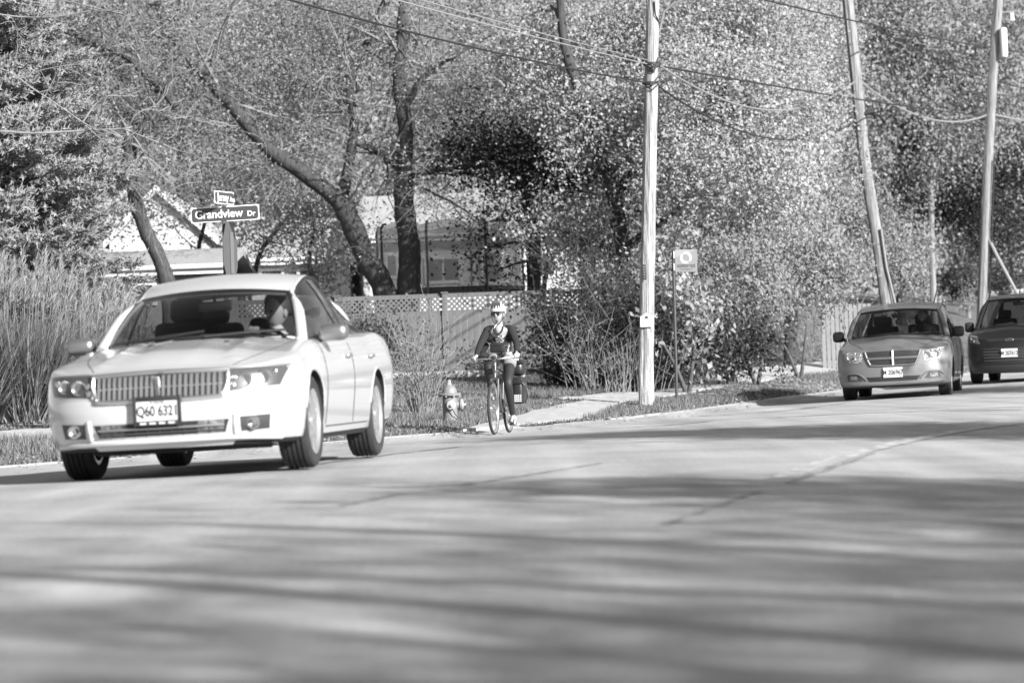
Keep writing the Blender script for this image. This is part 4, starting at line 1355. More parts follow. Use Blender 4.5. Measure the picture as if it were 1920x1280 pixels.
for i, (x, D, H, lab) in enumerate(((1062, 60, 1.6, 'dark leafless thicket at the right end of the lattice fence'), (1095, 59.5, 2.2, 'tall dark thicket between the fence end and the pale pole'), (1140, 58, 2.4, 'dense dark thicket just left of the pale utility pole'), (1195, 57.5, 2.2, 'stemmy dark thicket directly behind the pale utility pole'), (1245, 58.5, 2.3, 'dark thicket behind the bus stop sign post'), (925, 63, 0.5, 'low dry scrub before the fence behind the cyclist'), (905, 64, 0.6, 'small twiggy scrub at the foot of the fence boards'))):
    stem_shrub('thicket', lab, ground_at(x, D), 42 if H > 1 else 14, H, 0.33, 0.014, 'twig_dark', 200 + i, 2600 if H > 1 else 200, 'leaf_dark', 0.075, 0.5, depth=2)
stem_shrub('thicket', 'pale upright stems of brush at the foot of the dark thicket', ground_at(1165, 56.5), 40, 1.3, 0.3, 0.010, 'twig', 221, 0, spreadb=0.9)
stem_shrub('thicket', 'slanting pale brush stems beside the pale utility pole', ground_at(1110, 57), 34, 1.7, 0.5, 0.010, 'twig', 222, 300, 'leaf_mid', 0.06, spreadb=0.7)
def bush(label, x, D, lobes, n, mt, leaf, seed, droop=0.5, sub=3):
    b = ground_at(x, D)
    tree('bush', label, b, [([b - Vector((0, 0, 0.1)), b + Vector((0.1, 0, 0.5)), b + Vector((0.2, 0.1, 1.2))], 0.05, 0.02), ([b - Vector((0, 0, 0.1)), b + Vector((-0.2, 0, 0.5)), b + Vector((-0.5, 0.1, 1.1))], 0.05, 0.02)],
         lobes, n, leaf, mt, 'twig_dark', seed, sub=sub, sublen=0.7, spread=0.20, cat='bush', group='bushes on the bank', droop=droop, depth=1)
bush('large leafy bush on the bank right of the bus stop sign', 1370, 61, [lobe(1370, 520, 61, 90, 80, 1.2), lobe(1320, 580, 60, 60, 60, 1), lobe(1410, 585, 61, 55, 50, 0.9)], 13000, 'leaf_mid', 0.09, 301, 1.0)
bush('drooping leafy bush on the bank below the leaning pole', 1500, 64, [lobe(1490, 490, 64, 90, 55, 1.2), lobe(1445, 545, 63, 55, 40, 0.9), lobe(1550, 490, 65, 70, 50, 1.0)], 12000, 'leaf_mid', 0.085, 302, 1.4, 0)
bush('broad-leaved sapling beside the bus stop sign post', 1290, 56.5, [lobe(1285, 545, 56.5, 28, 50, 0.4), lobe(1300, 600, 57, 40, 50, 0.6)], 900, 'leaf_bright', 0.14, 303, 1.6)
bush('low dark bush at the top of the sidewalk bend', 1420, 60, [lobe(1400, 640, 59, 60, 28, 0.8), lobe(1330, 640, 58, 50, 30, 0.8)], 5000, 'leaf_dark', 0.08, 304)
bush('pale narrow shrub standing in for sunlit ground beside the short pole', 1728, 101, [lobe(1728, 500, 101, 15, 45, 0.35), lobe(1726, 460, 101, 10, 25, 0.3)], 3500, 'leaf_bright', 0.10, 305)  # bright leaf tone put in for sunlit ground glimpsed there
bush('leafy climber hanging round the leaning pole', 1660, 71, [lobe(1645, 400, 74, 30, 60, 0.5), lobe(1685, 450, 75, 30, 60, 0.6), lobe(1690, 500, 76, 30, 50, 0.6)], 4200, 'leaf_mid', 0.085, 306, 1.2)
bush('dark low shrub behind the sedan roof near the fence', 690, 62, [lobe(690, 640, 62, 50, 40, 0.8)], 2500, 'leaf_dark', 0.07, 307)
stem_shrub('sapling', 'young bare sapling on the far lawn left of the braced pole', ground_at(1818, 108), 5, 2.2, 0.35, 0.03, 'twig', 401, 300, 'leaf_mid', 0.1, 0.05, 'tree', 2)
bush('dark hedge bush along the far lawn', 1790, 118, [lobe(1790, 525, 118, 50, 18, 0.8), lobe(1860, 520, 120, 50, 20, 0.8)], 6000, 'leaf_dark', 0.11, 308)  # hedge in the darkest leaf tone
stem_shrub('thicket', 'tangle of long pale twigs leaning before the leaning pole', ground_at(1530, 75), 46, 3.6, 0.7, 0.012, 'twig', 223, 900, 'leaf_mid', 0.08, 0.9, depth=1)
# slatted fence glimpsed at the end of the bank
bf = empty('paling_fence', ground_at(1590, 70), label='pale wooden paling fence among bushes left of the leaning pole', cat='fence')
for k in range(11):
    MB().rbox((-0.55 + k * 0.11, 0, 0.75), (0.09, 0.02, 1.7), 0.004, n=1).build('board', 'wall_grey', bf, smooth=False)
for z in (0.3, 1.3):
    MB().box((0, 0.03, z), (1.25, 0.04, 0.08)).build('rail', 'fence', bf, smooth=False)

# lawn grass and fallen leaves
def in_quad(X, D, q):
    s = None
    r = np.ones(len(X), bool); r2 = np.ones(len(X), bool)
    for (ax, ay), (bx2, by2) in zip(q, q[1:] + q[:1]):
        c = (bx2 - ax) * (D - ay) - (by2 - ay) * (X - ax)
        r &= c >= 0; r2 &= c <= 0
    return r | r2
def scatter(n, seed, tmin, tmax, D0, D1):
    rs = np.random.default_rng(seed)
    D = rs.uniform(D0, D1, n); t = tmin + (tmax - tmin) * rs.uniform(0, 1, n) ** 1.3
    X = kx(D) - t * TC
    half = D * (1010 / F_PX)
    ok = (np.abs(X) < half) & ~((t > 1.85) & (t < 3.4) & (D > 53.3)) & ~in_quad(X, D, APRON) & ~in_quad(X, D, PATH) & ~((t > 3.05) & (t < 4.45) & (D < 41.5))
    X, D = X[ok], D[ok]
    return X, D, zground(X, D), rs
X, D, Z, rs = scatter(420000, 1, 0.16, 14, 26, 76)
n = len(X)
a = rs.uniform(0, 6.283, n); h = rs.uniform(0.035, 0.10, n) * (0.6 + 0.8 * (np.sin(X * 1.3) * np.sin(D * 0.7) > 0)); w = rs.uniform(0.005, 0.010, n)
base = np.stack([X, D, Z - 0.005], 1)
sd = np.stack([np.cos(a) * w, np.sin(a) * w, np.zeros(n)], 1)
tip = base + np.stack([rs.normal(0, 0.03, n), rs.normal(0, 0.03, n), h], 1)
V = np.stack([base - sd, base + sd, tip], 1).reshape(-1, 3)
tone = np.repeat(np.clip(rs.uniform(0, 1, n) ** 1.3, 0, 1), 3)
og = np_mesh('grass', V, np.arange(3 * n).reshape(-1, 3), 'grass', None, tone, kind='stuff')
tag(og, 'short dry lawn grass behind the kerb', 'grass')
X, D, Z, rs = scatter(130000, 2, 0.1, 15, 26, 78)
k_ = rs.uniform(0, 1, len(X)) < np.clip(0.12 + (X - 3) * 0.22, 0.10, 1)
X, D, Z = X[k_], D[k_], Z[k_]
V, Fq, tone = leaf_cloud(rs, np.stack([X, D, Z + 0.03], 1), len(X), 0.02, 0.055, 4.0)
ol = np_mesh('leaf_litter', V, Fq, 'litter', None, tone, kind='stuff')
tag(ol, 'fallen leaves scattered over the grass and bank', 'leaf litter')

# leaves drifted into the gutter
rs = np.random.default_rng(77)
Dq = rs.uniform(24, 70, 2600); tq = -np.abs(rs.normal(0, 0.22, 2600)) + 0.05
Xq = kx(Dq) - tq * TC
V, Fq, tone = leaf_cloud(rs, np.stack([Xq, Dq, zground(Xq, Dq) + 0.03], 1), 2600, 0.015, 0.06, 5.0)
oq = np_mesh('gutter_leaves', V, Fq, 'litter', None, tone * 0.7, kind='stuff')
tag(oq, 'dry leaves drifted along the gutter', 'leaf litter')

# trees on the near side, out of view, whose shadows lie across the road
def shade_tree(label, X, Y, H, seed, leaves, sub=5, dens=0.3):
    b = Vector((X, Y, zg(X, Y)))
    rn = random.Random(seed)
    limbs = [([b - Vector((0, 0, .3)), b + Vector((0.1, 0.1, H * 0.35)), b + Vector((0.3, 0, H * 0.7)), b + Vector((0.2, 0.2, H))], 0.28, 0.06)]
    for k in range(7):
        a = k * 0.9 + rn.random(); z0 = H * rn.uniform(0.28, 0.6); L = H * rn.uniform(0.25, 0.42)
        limbs.append(([b + Vector((0.1, 0.05, z0)), b + Vector((math.cos(a) * L * 0.5, math.sin(a) * L * 0.5, z0 + L * 0.4)), b + Vector((math.cos(a) * L, math.sin(a) * L, z0 + L * 0.75))], 0.13, 0.04))
    lobes = [(b + Vector((rn.gauss(0, H * 0.17), rn.gauss(0, H * 0.17), H * rn.uniform(0.5, 0.95))), (H * 0.13, H * 0.13, H * 0.08)) for k in range(7)]
    tree('roadside_tree', label, b, limbs, lobes, leaves, 0.16, 'leaf_mid', 'bark', seed, sub=sub, sublen=H * 0.22, spread=0.4, group='trees across the road', depth=2)
shade_tree('thinly leaved roadside tree behind the near verge', 7.5, -6.5, 10, 501, 900)
shade_tree('roadside tree with open crown beside the near lanes', 13.4, 0.3, 9.0, 502, 6000)
shade_tree('small leafy roadside tree on the verge opposite the cyclist', 11.5, 18.3, 7.5, 506, 6500)
shade_tree('tall roadside tree standing back from the near lanes', 14.5, -5.0, 11, 503, 700)
shade_tree('young roadside tree on the near verge', 4.5, -12.0, 9, 504, 2200)
shade_tree('tall roadside tree opposite the bus stop', 17.6, 43.6, 8.5, 507, 5500)
shade_tree('slim roadside tree with few leaves left near the near kerb', 10.5, -4.0, 9, 505, 300)

n = 500  # unseen tree belt, added so the car paint reflects dark foliage
Cw = np.stack([rs.uniform(-70, 90, n), rs.uniform(-66, -58, n), 1 + rs.uniform(0, 1, n) * 13], 1)
V, Fq, tone = leaf_cloud(rs, Cw, 22000, 1.2, 0.9, 0.3)
ob = np_mesh('far_wood', V, Fq, 'leaf_mid', None, tone, kind='stuff')
tag(ob, 'unseen belt of trees added behind the viewer to darken reflections', 'woodland')

# ------------------------------------------------------------------ vehicles (front at y = 0, rear at +y, x to the car's left)
def apply_mods(o):
    dg = bpy.context.evaluated_depsgraph_get()
    me = bpy.data.meshes.new_from_object(o.evaluated_get(dg))
    o.modifiers.clear()
    old = o.data
    o.data = me
    bpy.data.meshes.remove(old)
    return o

class Car:
    def __init__(self, root, p):
        self.r, self.p = root, p
        self.body()
    def part(self, mb, name, mt, parent=None, **k):
        return mb.build(name, mt, parent or self.r, **k)
    def body(self):
        p = self.p
        W, L = p['W'], p['L']
        half = []                                  # plan outline of the +x half, front centre to rear centre
        for i in range(27):
            u = math.sin(math.pi / 2 * i / 26)
            y = p['bow'] * u * u + p['corner'] * (1 - (1 - u ** p['pow']) ** (1 / p['pow']))
            half.append((W * u, y))
        y0 = half[-1][1]
        yr = L - p['rcorner'] - 0.05
        for i in range(1, 40):
            half.append((W, y0 + (yr - y0) * i / 40))
        for i in range(22):
            u = math.cos(math.pi / 2 * i / 21)
            half.append((W * u, L - 0.05 * u * u - p['rcorner'] * (1 - (1 - u ** 3) ** (1 / 3))))
        self.half = half
        levels = p['levels']
        nh = len(half)
        loop = [(x, y, 1) for x, y in half] + [(-x, y, -1) for x, y in half[::-1][1:-1]]
        nl = len(loop)
        V, F = [], []
        for lev, S in levels:
            for x, y, sg in loop:
                zb, ze = lerp_tab(y, p['zbot']), lerp_tab(y, p['zedge'])
                z = zb + (ze - zb) * lev
                wf = max(0.0, 1 - max(0, y) / (p['bow'] + p['corner'])) ** 0.8
                wr = max(0.0, 1 - (L - y) / (p['rcorner'] + 0.3)) ** 0.8
                S2 = S + (1 - S) * 0.55 * (1 if y < 0.9 and lev > 0.6 else 0) * sstep(0.9, 0.3, y)
                V.append((x * S2, y + wf * lerp_tab(z, p['fprof']) - wr * lerp_tab(z, p['rprof']), z))
        nlv = len(levels)
        for i in range(nlv - 1):
            for k in range(nl):
                k2 = (k + 1) % nl
                F.append((i * nl + k, i * nl + k2, (i + 1) * nl + k2, (i + 1) * nl + k))
        F.append(tuple(range(nl - 1, -1, -1)))
        # top cap: rows from the left edge to the right edge
        NC = 25
        top0 = (nlv - 1) * nl
        rows = []
        for i in range(1, nh - 1):
            a, b = top0 + i, top0 + (nl - i)
            pa, pb = V[a], V[b]
            row = [b]
            for c in range(1, NC):
                t = c / NC
                x = pb[0] + (pa[0] - pb[0]) * t
                cr = lerp_tab(pa[1], p['crown'])
                z = pa[2] + cr * max(0, (pa[0] ** 2 - x * x)) / (W * W) * (1.6 - 0.6 * abs(x) / max(1e-3, pa[0]))
                for cx_, w_, h_ in p.get('creases', ()):
                    xx = cx_[0] + (cx_[1] - cx_[0]) * min(1, max(0, pa[1] / 1.2))
                    z += h_ * math.exp(-((abs(x) - xx) / w_) ** 2) * sstep(0.12, 0.5, pa[1]) * (1 if pa[1] < 1.6 else 0)
                V.append((x, pa[1], z))
                row.append(len(V) - 1)
            row.append(a)
            rows.append(row)
        f0, r0 = top0, top0 + nh - 1
        for c in range(NC):
            F.append((f0, rows[0][c + 1], rows[0][c]))
            F.append((r0, rows[-1][c], rows[-1][c + 1]))
        for ra, rb in zip(rows, rows[1:]):
            for c in range(NC):
                F.append((ra[c], ra[c + 1], rb[c + 1], rb[c]))
        mb = MB(); mb.v = V; mb.f = F
        o = mb.build('body', p['paint'], self.r, angle=32)
        bm = bmesh.new(); bm.from_mesh(o.data); bmesh.ops.recalc_face_normals(bm, faces=bm.faces[:]); bm.to_mesh(o.data); bm.free()
        cut = MB()
        for wy in (p['ax_f'], p['ax_r']):
            for sx in (-1, 1):
                cut.lathe([(p['arch'], sx * (p['track'] - 0.22)), (p['arch'], sx * (W + 0.3))], 40, axis='x', c=(0, wy, p['rw'] + p.get('arch_dz', 0.0)))
        cm = cut.build('cutter', 'under')
        bm = bmesh.new(); bm.from_mesh(cm.data); bmesh.ops.recalc_face_normals(bm, faces=bm.faces[:]); bm.to_mesh(cm.data); bm.free()
        md = o.modifiers.new('b', 'BOOLEAN'); md.object = cm; md.operation = 'DIFFERENCE'; md.solver = 'EXACT'
        bpy.context.view_layer.update()
        apply_mods(o)
        bpy.data.objects.remove(cm)
        o.data.materials.clear(); o.data.materials.append(MT[p['paint']]); o.data.materials.append(MT['under'])
        bm = bmesh.new(); bm.from_mesh(o.data)
        kill = []
        for f in bm.faces:
            c = f.calc_center_median()
            f.smooth = True
            f.material_index = 0
            inside = abs(c.x) < W - 0.10 and any((c.y - wy) ** 2 + (c.z - p['rw']) ** 2 < (p['arch'] + 0.01) ** 2 for wy in (p['ax_f'], p['ax_r']))
            if inside or f.normal.z < -0.7:
                f.material_index = 1
            if f.normal.z > 0.6 and abs(c.x) < p['hole_x'] and p['hole'][0] + p['hole'][2] * (c.x / p['hole_x']) ** 2 < c.y < p['hole'][1] and c.z > 0.6:
                kill.append(f)
        self.bvh = BVHTree.FromBMesh(bm)
        bmesh.ops.delete(bm, geom=kill, context='FACES')
        bm.to_mesh(o.data); bm.free()
        o.data.set_sharp_from_angle(angle=math.radians(32))
        self.bodyo = o
    # ---- surface lookups
    def fy(self, x, z, d=0.0):
        h = self.bvh.ray_cast(Vector((x, -1.0, z)), Vector((0, 1, 0)))
        return (h[0].y if h[0] is not None else 0.6) + d
    def tz(self, x, y, d=0.0):
        h = self.bvh.ray_cast(Vector((x, y, 2.5)), Vector((0, 0, -1)))
        return (h[0].z if h[0] is not None else 0.9) + d
    def sx(self, y, z, side, d=0.0):
        h = self.bvh.ray_cast(Vector((side * 2.5, y, z)), Vector((-side, 0, 0)))
        return side * ((abs(h[0].x) if h[0] is not None else self.p['W']) + d)
    # ---- conforming patches on the nose: corners (x,z) lower-left, lower-right, upper-right, upper-left
    def front_patch(self, name, mt, q, out=0.004, back=0.03, nu=10, nv=4, parent=None, bulge=0.0):
        A = []
        for i in range(nu + 1):
            row = []
            for j in range(nv + 1):
                u, v = i / nu, j / nv
                x = (q[0][0] * (1 - u) + q[1][0] * u) * (1 - v) + (q[3][0] * (1 - u) + q[2][0] * u) * v
                z = (q[0][1] * (1 - u) + q[1][1] * u) * (1 - v) + (q[3][1] * (1 - u) + q[2][1] * u) * v
                b = bulge * (4 * u * (1 - u)) ** 0.5 * (4 * v * (1 - v)) ** 0.5
                row.append((x, self.fy(x, z, -out - b), z))
            A.append(row)
        mb = MB().grid(A)
        m_ = len(mb.v)
        rim = [(i, 0) for i in range(nu + 1)] + [(nu, j) for j in range(1, nv + 1)] + [(i, nv) for i in range(nu - 1, -1, -1)] + [(0, j) for j in range(nv - 1, 0, -1)]
        idx = [i * (nv + 1) + j for i, j in rim]
        for k in idx:
            x, y, z = mb.v[k]
            mb.v.append((x, y + back, z))
        for k in range(len(idx)):
            k2 = (k + 1) % len(idx)
            mb.f.append((idx[k2], idx[k], m_ + k, m_ + k2))
        return self.part(mb, name, mt, parent, angle=35)
    def front_tube(self, name, mt, pts, r, out=0.004, parent=None, n=6, sides=8):
        C = bez([(x, 0, z) for x, z in pts], n)
        return self.part(MB().tube([(c.x, self.fy(c.x, c.z, -out), c.z) for c in C], r, sides), name, mt, parent)
    def top_tube(self, name, mt, pts, r, parent=None, d=0.0):
        C = bez([(x, y, 0) for x, y in pts], 8)
        return self.part(MB().tube([(c.x, c.y, self.tz(c.x, c.y, d)) for c in C], r, 5), name, mt, parent)
    def side_tube(self, name, mt, pts, r, side, parent=None, d=0.0):
        C = bez([(0, y, z) for y, z in pts], 6)
        return self.part(MB().tube([(self.sx(c.y, c.z, side, d), c.y, c.z) for c in C], r, 5), name, mt, parent)
    # ---- wheels
    def wheels(self, R, wid, rim_r, spokes, style):
        p = self.p
        first = None
        for wy in (p['ax_f'], p['ax_r']):
            for side in (-1, 1):
                c = Vector((side * p['track'], wy, R))
                if first is None or True:
                    prof = [(rim_r, -wid / 2 + 0.01), (R - 0.035, -wid / 2), (R - 0.012, -wid / 2 + 0.012), (R - 0.002, -wid * 0.36)]
                    for g in (-0.24, -0.08, 0.08, 0.24):
                        prof += [(R, wid * g - 0.008), (R - 0.012, wid * g - 0.006), (R - 0.012, wid * g + 0.006), (R, wid * g + 0.008)]
                    prof += [(R - 0.002, wid * 0.36), (R - 0.012, wid / 2 - 0.012), (R - 0.035, wid / 2), (rim_r, wid / 2 - 0.01), (rim_r, 0)]
                    ty = MB().lathe(prof, 44, axis='x', closed=True)
                hub = MB().lathe([(0.02, side * (wid / 2 - 0.045)), (0.06, side * (wid / 2 - 0.04)), (0.055, side * (wid / 2 - 0.015)), (0.03, side * (wid / 2 - 0.008)), (0.002, side * (wid / 2 - 0.008))], 18, axis='x')
                wh = self.part(hub, 'wheel', 'alloy')
                wh.location = c
                self.part(ty, 'tyre', 'tyre', wh, angle=30)
                rm = MB().lathe([(rim_r - 0.02, side * (wid / 2 - 0.03)), (rim_r + 0.004, side * (wid / 2 - 0.006)), (rim_r + 0.004, -side * (wid / 2 - 0.02)), (rim_r - 0.03, -side * (wid / 2 - 0.02))], 40, axis='x', closed=True)
                rm.lathe([(0.01, side * -0.01), (rim_r - 0.01, side * -0.01), (rim_r - 0.01, side * -0.03), (0.01, side * -0.03)], 30, axis='x')
                ro = self.part(rm, 'rim', 'alloy' if style != 'dark' else 'dark_trim', wh)
                for k in range(spokes):
                    a = 2 * math.pi * k / spokes + 0.2
                    d = Vector((0, math.cos(a), math.sin(a)))
                    tn = Vector((0, -math.sin(a), math.cos(a)))
                    ctr = Vector((side * (wid / 2 - 0.028), 0, 0))
                    vs = []
                    for rr, w_, o_ in ((0.045, 0.045, 0.004), (rim_r * 0.6, 0.030, 0.012), (rim_r - 0.004, 0.048, 0.0)):
                        for sg, dp in ((-1, 0), (1, 0), (1, -0.03), (-1, -0.03)):
                            vs.append(ctr + d * rr + tn * (sg * w_) + Vector((side * (o_ + dp), 0, 0)))
                    fs = []
                    for i in range(2):
                        for j in range(4):
                            fs.append((i * 4 + j, i * 4 + (j + 1) % 4, (i + 1) * 4 + (j + 1) % 4, (i + 1) * 4 + j))
                    fs += [(3, 2, 1, 0), (8, 9, 10, 11)]
                    self.part(MB().add(vs, fs), 'spoke', 'alloy' if style != 'dark' else 'dark_trim', wh, angle=20)
    # ---- greenhouse from boundary curves
    def greenhouse(self, g, glass='screen', side_glass='side_glass'):
        p = self.p
        base, top, rr, rb = g['base'], g['top'], g['roof_rear'], g['rear_base']     # each: (half width, y at edge, z at edge, y at centre, z at centre)
        def arc(c, n=16, wscale=1.0):
            out = []
            for i in range(n + 1):
                u = -1 + 2 * i / n
                out.append(Vector((c[0] * wscale * u, c[3] + (c[1] - c[3]) * u * u, c[4] + (c[2] - c[4]) * u * u)))
            return out
        B, T, RR, RB = arc(base), arc(top), arc(rr), arc(rb)
        def ruled(a, b, n, bulge, dirv):
            rows = []
            for j in range(n + 1):
                t = j / n
                rows.append([x.lerp(y, t) + Vector(dirv) * (bulge * 4 * t * (1 - t)) for x, y in zip(a, b)])
            return rows
        ws = ruled(B, T, 8, g.get('ws_bulge', 0.03), (0, -0.5, 0.8))
        self.part(MB().grid(ws), 'windscreen', glass)
        self.ws = ws
        # dark border printed round the screen
        fr = MB()
        for edge, w_ in (([r[0] for r in ws], 0.035), ([r[-1] for r in ws], 0.035), (ws[-1], 0.03), (ws[0], 0.05)):
            mid = ws[4][8]
            inner = [e + (mid - e).normalized() * w_ for e in edge]
            fr.grid([[e + Vector((0, -0.002, 0.003)) for e in edge], [e + Vector((0, -0.002, 0.003)) for e in inner]])
        self.part(fr, 'screen_border', 'black_plastic')
        rows = []
        n = 16
        for j in range(n + 1):
            t = j / n
            lift = g['arch'] * 4 * t * (1 - t)
            rows.append([a.lerp(b, t) + Vector((0, 0, lift)) for a, b in zip(T, RR)])
        roof_rows = rows
        def thick(rows, d):
            mb = MB().grid(rows)
            low = [[q - Vector((0, 0, d)) for q in r] for r in rows]
            return mb.grid(low, True)
        ro = self.part(thick(rows, 0.025), 'roof', p['paint'])
        self.part(MB().grid([[q - Vector((0, 0, 0.035)) for q in r] for r in rows], True), 'headlining', g.get('lining', 'interior'))
        self.part(MB().grid(ruled(RR, RB, 6, 0.03, (0, 0.5, 0.8))), 'rear_window', side_glass)
        for side in (-1, 1):
            e = 0 if side < 0 else -1
            A0, A1, C1, C0 = B[e], T[e], RR[e], RB[e]
            rail = [q[e] for q in roof_rows]
            pr = g.get('pillar', 0.045)
            belt_z = g['belt_z']; bx = g['belt_x']
            # pillars and cant rail, one painted piece per side
            mb = MB()
            path = [A0 + Vector((side * 0.01, -0.04, -0.03)), A0.lerp(A1, 0.5) + Vector((side * 0.012, 0, 0.012)), A1 + Vector((0, 0, 0.004))] + rail[1:-1] + [C1, C0.lerp(C1, 0.5) + Vector((side * 0.015, 0, 0.01)), C0]
            path = bez(path, 3)
            nP = len(path)
            rads = [pr * (1.0 - 0.45 * sstep(A1.z - 0.18, A1.z - 0.01, q.z)) for q in path]
            path = [q - Vector((side * 0.012, 0, 0.022)) * sstep(A1.z - 0.12, A1.z, q.z) for q in path]
            mb.tube(path, rads, 10)
            self.part(mb, 'pillar', g.get('pillar_mat', p['paint']))
            # side glass between rail and belt
            y_f, y_b = g['side_y']
            cols = 22
            lowr, upr = [], []
            prof = [A0, A0.lerp(A1, 0.5), A1] + rail[2:-1:2] + [C1, C0.lerp(C1, 0.5), C0]
            prof = bez(prof, 6)
            for i in range(cols + 1):
                y = y_f + (y_b - y_f) * i / cols
                k = min(range(len(prof)), key=lambda q: abs(prof[q].y - y))
                tp = prof[k]
                bz = belt_z(y)
                hi = max(tp.z - 0.02, bz + 0.015)
                lowr.append(Vector((side * bx(y), y, bz)))
                fr_ = min(1, max(0, (hi - bz) / (1.38 * p['H'] / 1.45 - bz)))
                upr.append(Vector((side * (abs(tp.x) + 0.012), y, hi)))
            sg = self.part(MB().grid(ruled(lowr, upr, 4, 0.02, (side, 0, 0)), side < 0), 'side_window', side_glass)
            # belt moulding and door pillar
            self.part(MB().tube([q + Vector((side * 0.004, 0, 0)) for q in lowr], 0.012, 6), 'belt_moulding', g.get('belt_mat', 'chrome'))
            up_edge = [q + Vector((side * 0.006, 0, 0.004)) for q in upr]
            self.part(MB().tube(up_edge, 0.012, 6), 'window_seal', 'black_plastic')
            for yb in g['b_pillars']:
                k = int(round((yb - y_f) / (y_b - y_f) * cols))
                k = min(cols, max(0, k))
                a, b = lowr[k], upr[k]
                self.part(MB().grid([[a + Vector((side * 0.024, -0.045, 0)), a.lerp(b, .5) + Vector((side * 0.046, -0.045, 0)), b + Vector((side * 0.024, -0.035, 0))], [a + Vector((side * 0.024, 0.045, 0)), a.lerp(b, .5) + Vector((side * 0.046, 0.045, 0)), b + Vector((side * 0.024, 0.035, 0))]]), 'door_pillar', 'black_plastic')
            # rear quarter panel closing the gap behind the side glass
            q0, q1 = lowr[-1], upr[-1]
            self.part(MB().grid([[q0, q1], [C0 + Vector((side * 0.0, 0, -0.03)), C0 + Vector((0, 0, 0.01))]]), 'quarter_panel', p['paint'])
        # shelf between the screen base and the opening
    def interior(self, dash_y, dash_z, seat_y, seat_z, rows=2, wheel_x=0.37, half=0.66, cloth='seat_cloth'):
        p = self.p
        ytop = p['hole'][1]
        # open tub
        mb = MB()
        x, y0, y1, zf, zt = half + 0.06, p['hole'][0] + 0.1, ytop, 0.28, p['tub_z']
        vs = [(-x, y0, zf), (x, y0, zf), (x, y1, zf), (-x, y1, zf), (-x, y0, zt), (x, y0, zt), (x, y1, zt), (-x, y1, zt)]
        mb.add(vs, [(0, 1, 2, 3), (0, 4, 5, 1), (1, 5, 6, 2), (2, 6, 7, 3), (3, 7, 4, 0)])
        self.part(mb, 'cabin_tub', 'interior', smooth=False)
        self.part(MB().rbox((0, dash_y + 0.12, dash_z - 0.16), (2 * half + 0.06, 0.52, 0.30), 0.09, n=3), 'dashboard', 'interior')
        sw = MB()
        Rm = Matrix.Rotation(math.radians(65), 3, 'X')
        c = Vector((wheel_x, dash_y + 0.48, dash_z - 0.10))
        ringp = [c + Rm @ Vector((0.185 * math.cos(a), 0.185 * math.sin(a), 0)) for a in np.linspace(0, 2 * math.pi, 25)]
        sw.tube(ringp, 0.016, 8, False)
        sw.tube([c, c + Vector((0, -0.3, -0.12))], 0.03, 8)
        for a in (0.2, math.pi - 0.2, -math.pi / 2):
            sw.tube([c, c + Rm @ Vector((0.18 * math.cos(a), 0.18 * math.sin(a), 0))], 0.014, 6)
        self.part(sw, 'steering_wheel', 'black_plastic')
        self.wheel_c = c
        for sx in (-1, 1):
            for row in range(rows):
                yy = seat_y + row * 0.95
                st = self.part(MB().rbox((sx * 0.37, yy - 0.15, seat_z), (0.5, 0.5, 0.16), 0.06, n=3), 'seat', cloth)
                Rb = Matrix.Rotation(math.radians(-14), 3, 'X')
                self.part(MB().rbox((sx * 0.37, yy + 0.16, seat_z + 0.33), (0.5, 0.13, 0.62), 0.06, Rb, n=3), 'seat_back', cloth, st)
                self.part(MB().rbox((sx * 0.37, yy + 0.26, seat_z + 0.72), (0.26, 0.10, 0.18), 0.045, Rb, n=3), 'headrest', cloth, st)
        t = self.ws[-1][8]
        mr = self.part(MB().rbox((0.0, t.y + 0.10, t.z - 0.12), (0.25, 0.03, 0.075), 0.014, n=2), 'rear_view_mirror', 'black_plastic')
        self.part(MB().tube([(0, t.y + 0.1, t.z - 0.09), (0, t.y + 0.06, t.z - 0.03)], 0.012, 6), 'stalk', 'black_plastic', mr)
    def mirrors(self, x, y, z, w, h, mt, cap_mt):
        for side in (-1, 1):
            c = Vector((side * (x + w / 2), y, z))
            vs = MB().rbox(c, (w, 0.14, h), min(h, 0.14) * 0.42, n=4)
            o = self.part(vs, 'door_mirror', cap_mt)
            self.part(MB().rbox(c + Vector((0, 0.068, 0)), (w * 0.86, 0.012, h * 0.78), 0.005), 'mirror_glass', 'chrome', o)
            self.part(MB().tube([c + Vector((-side * w * 0.4, 0.01, -h * 0.25)), c + Vector((-side * (w / 2 + 0.12), 0.03, -h * 0.6))], [0.03, 0.035], 8), 'stalk', mt, o)
    def wipers(self, mt='black_plastic'):
        ws = self.ws
        for (i0, i1, lift) in ((3, 9, 0.0), (9, 15, 0.0)):
            pts = [ws[0][i0] + Vector((0, -0.012, 0.012)), ws[0][(i0 + i1) // 2] + Vector((0, -0.012, 0.03)), ws[0][i1] + Vector((0, -0.01, 0.05))]
            self.part(MB().tube(pts, 0.009, 6), 'wiper', mt)
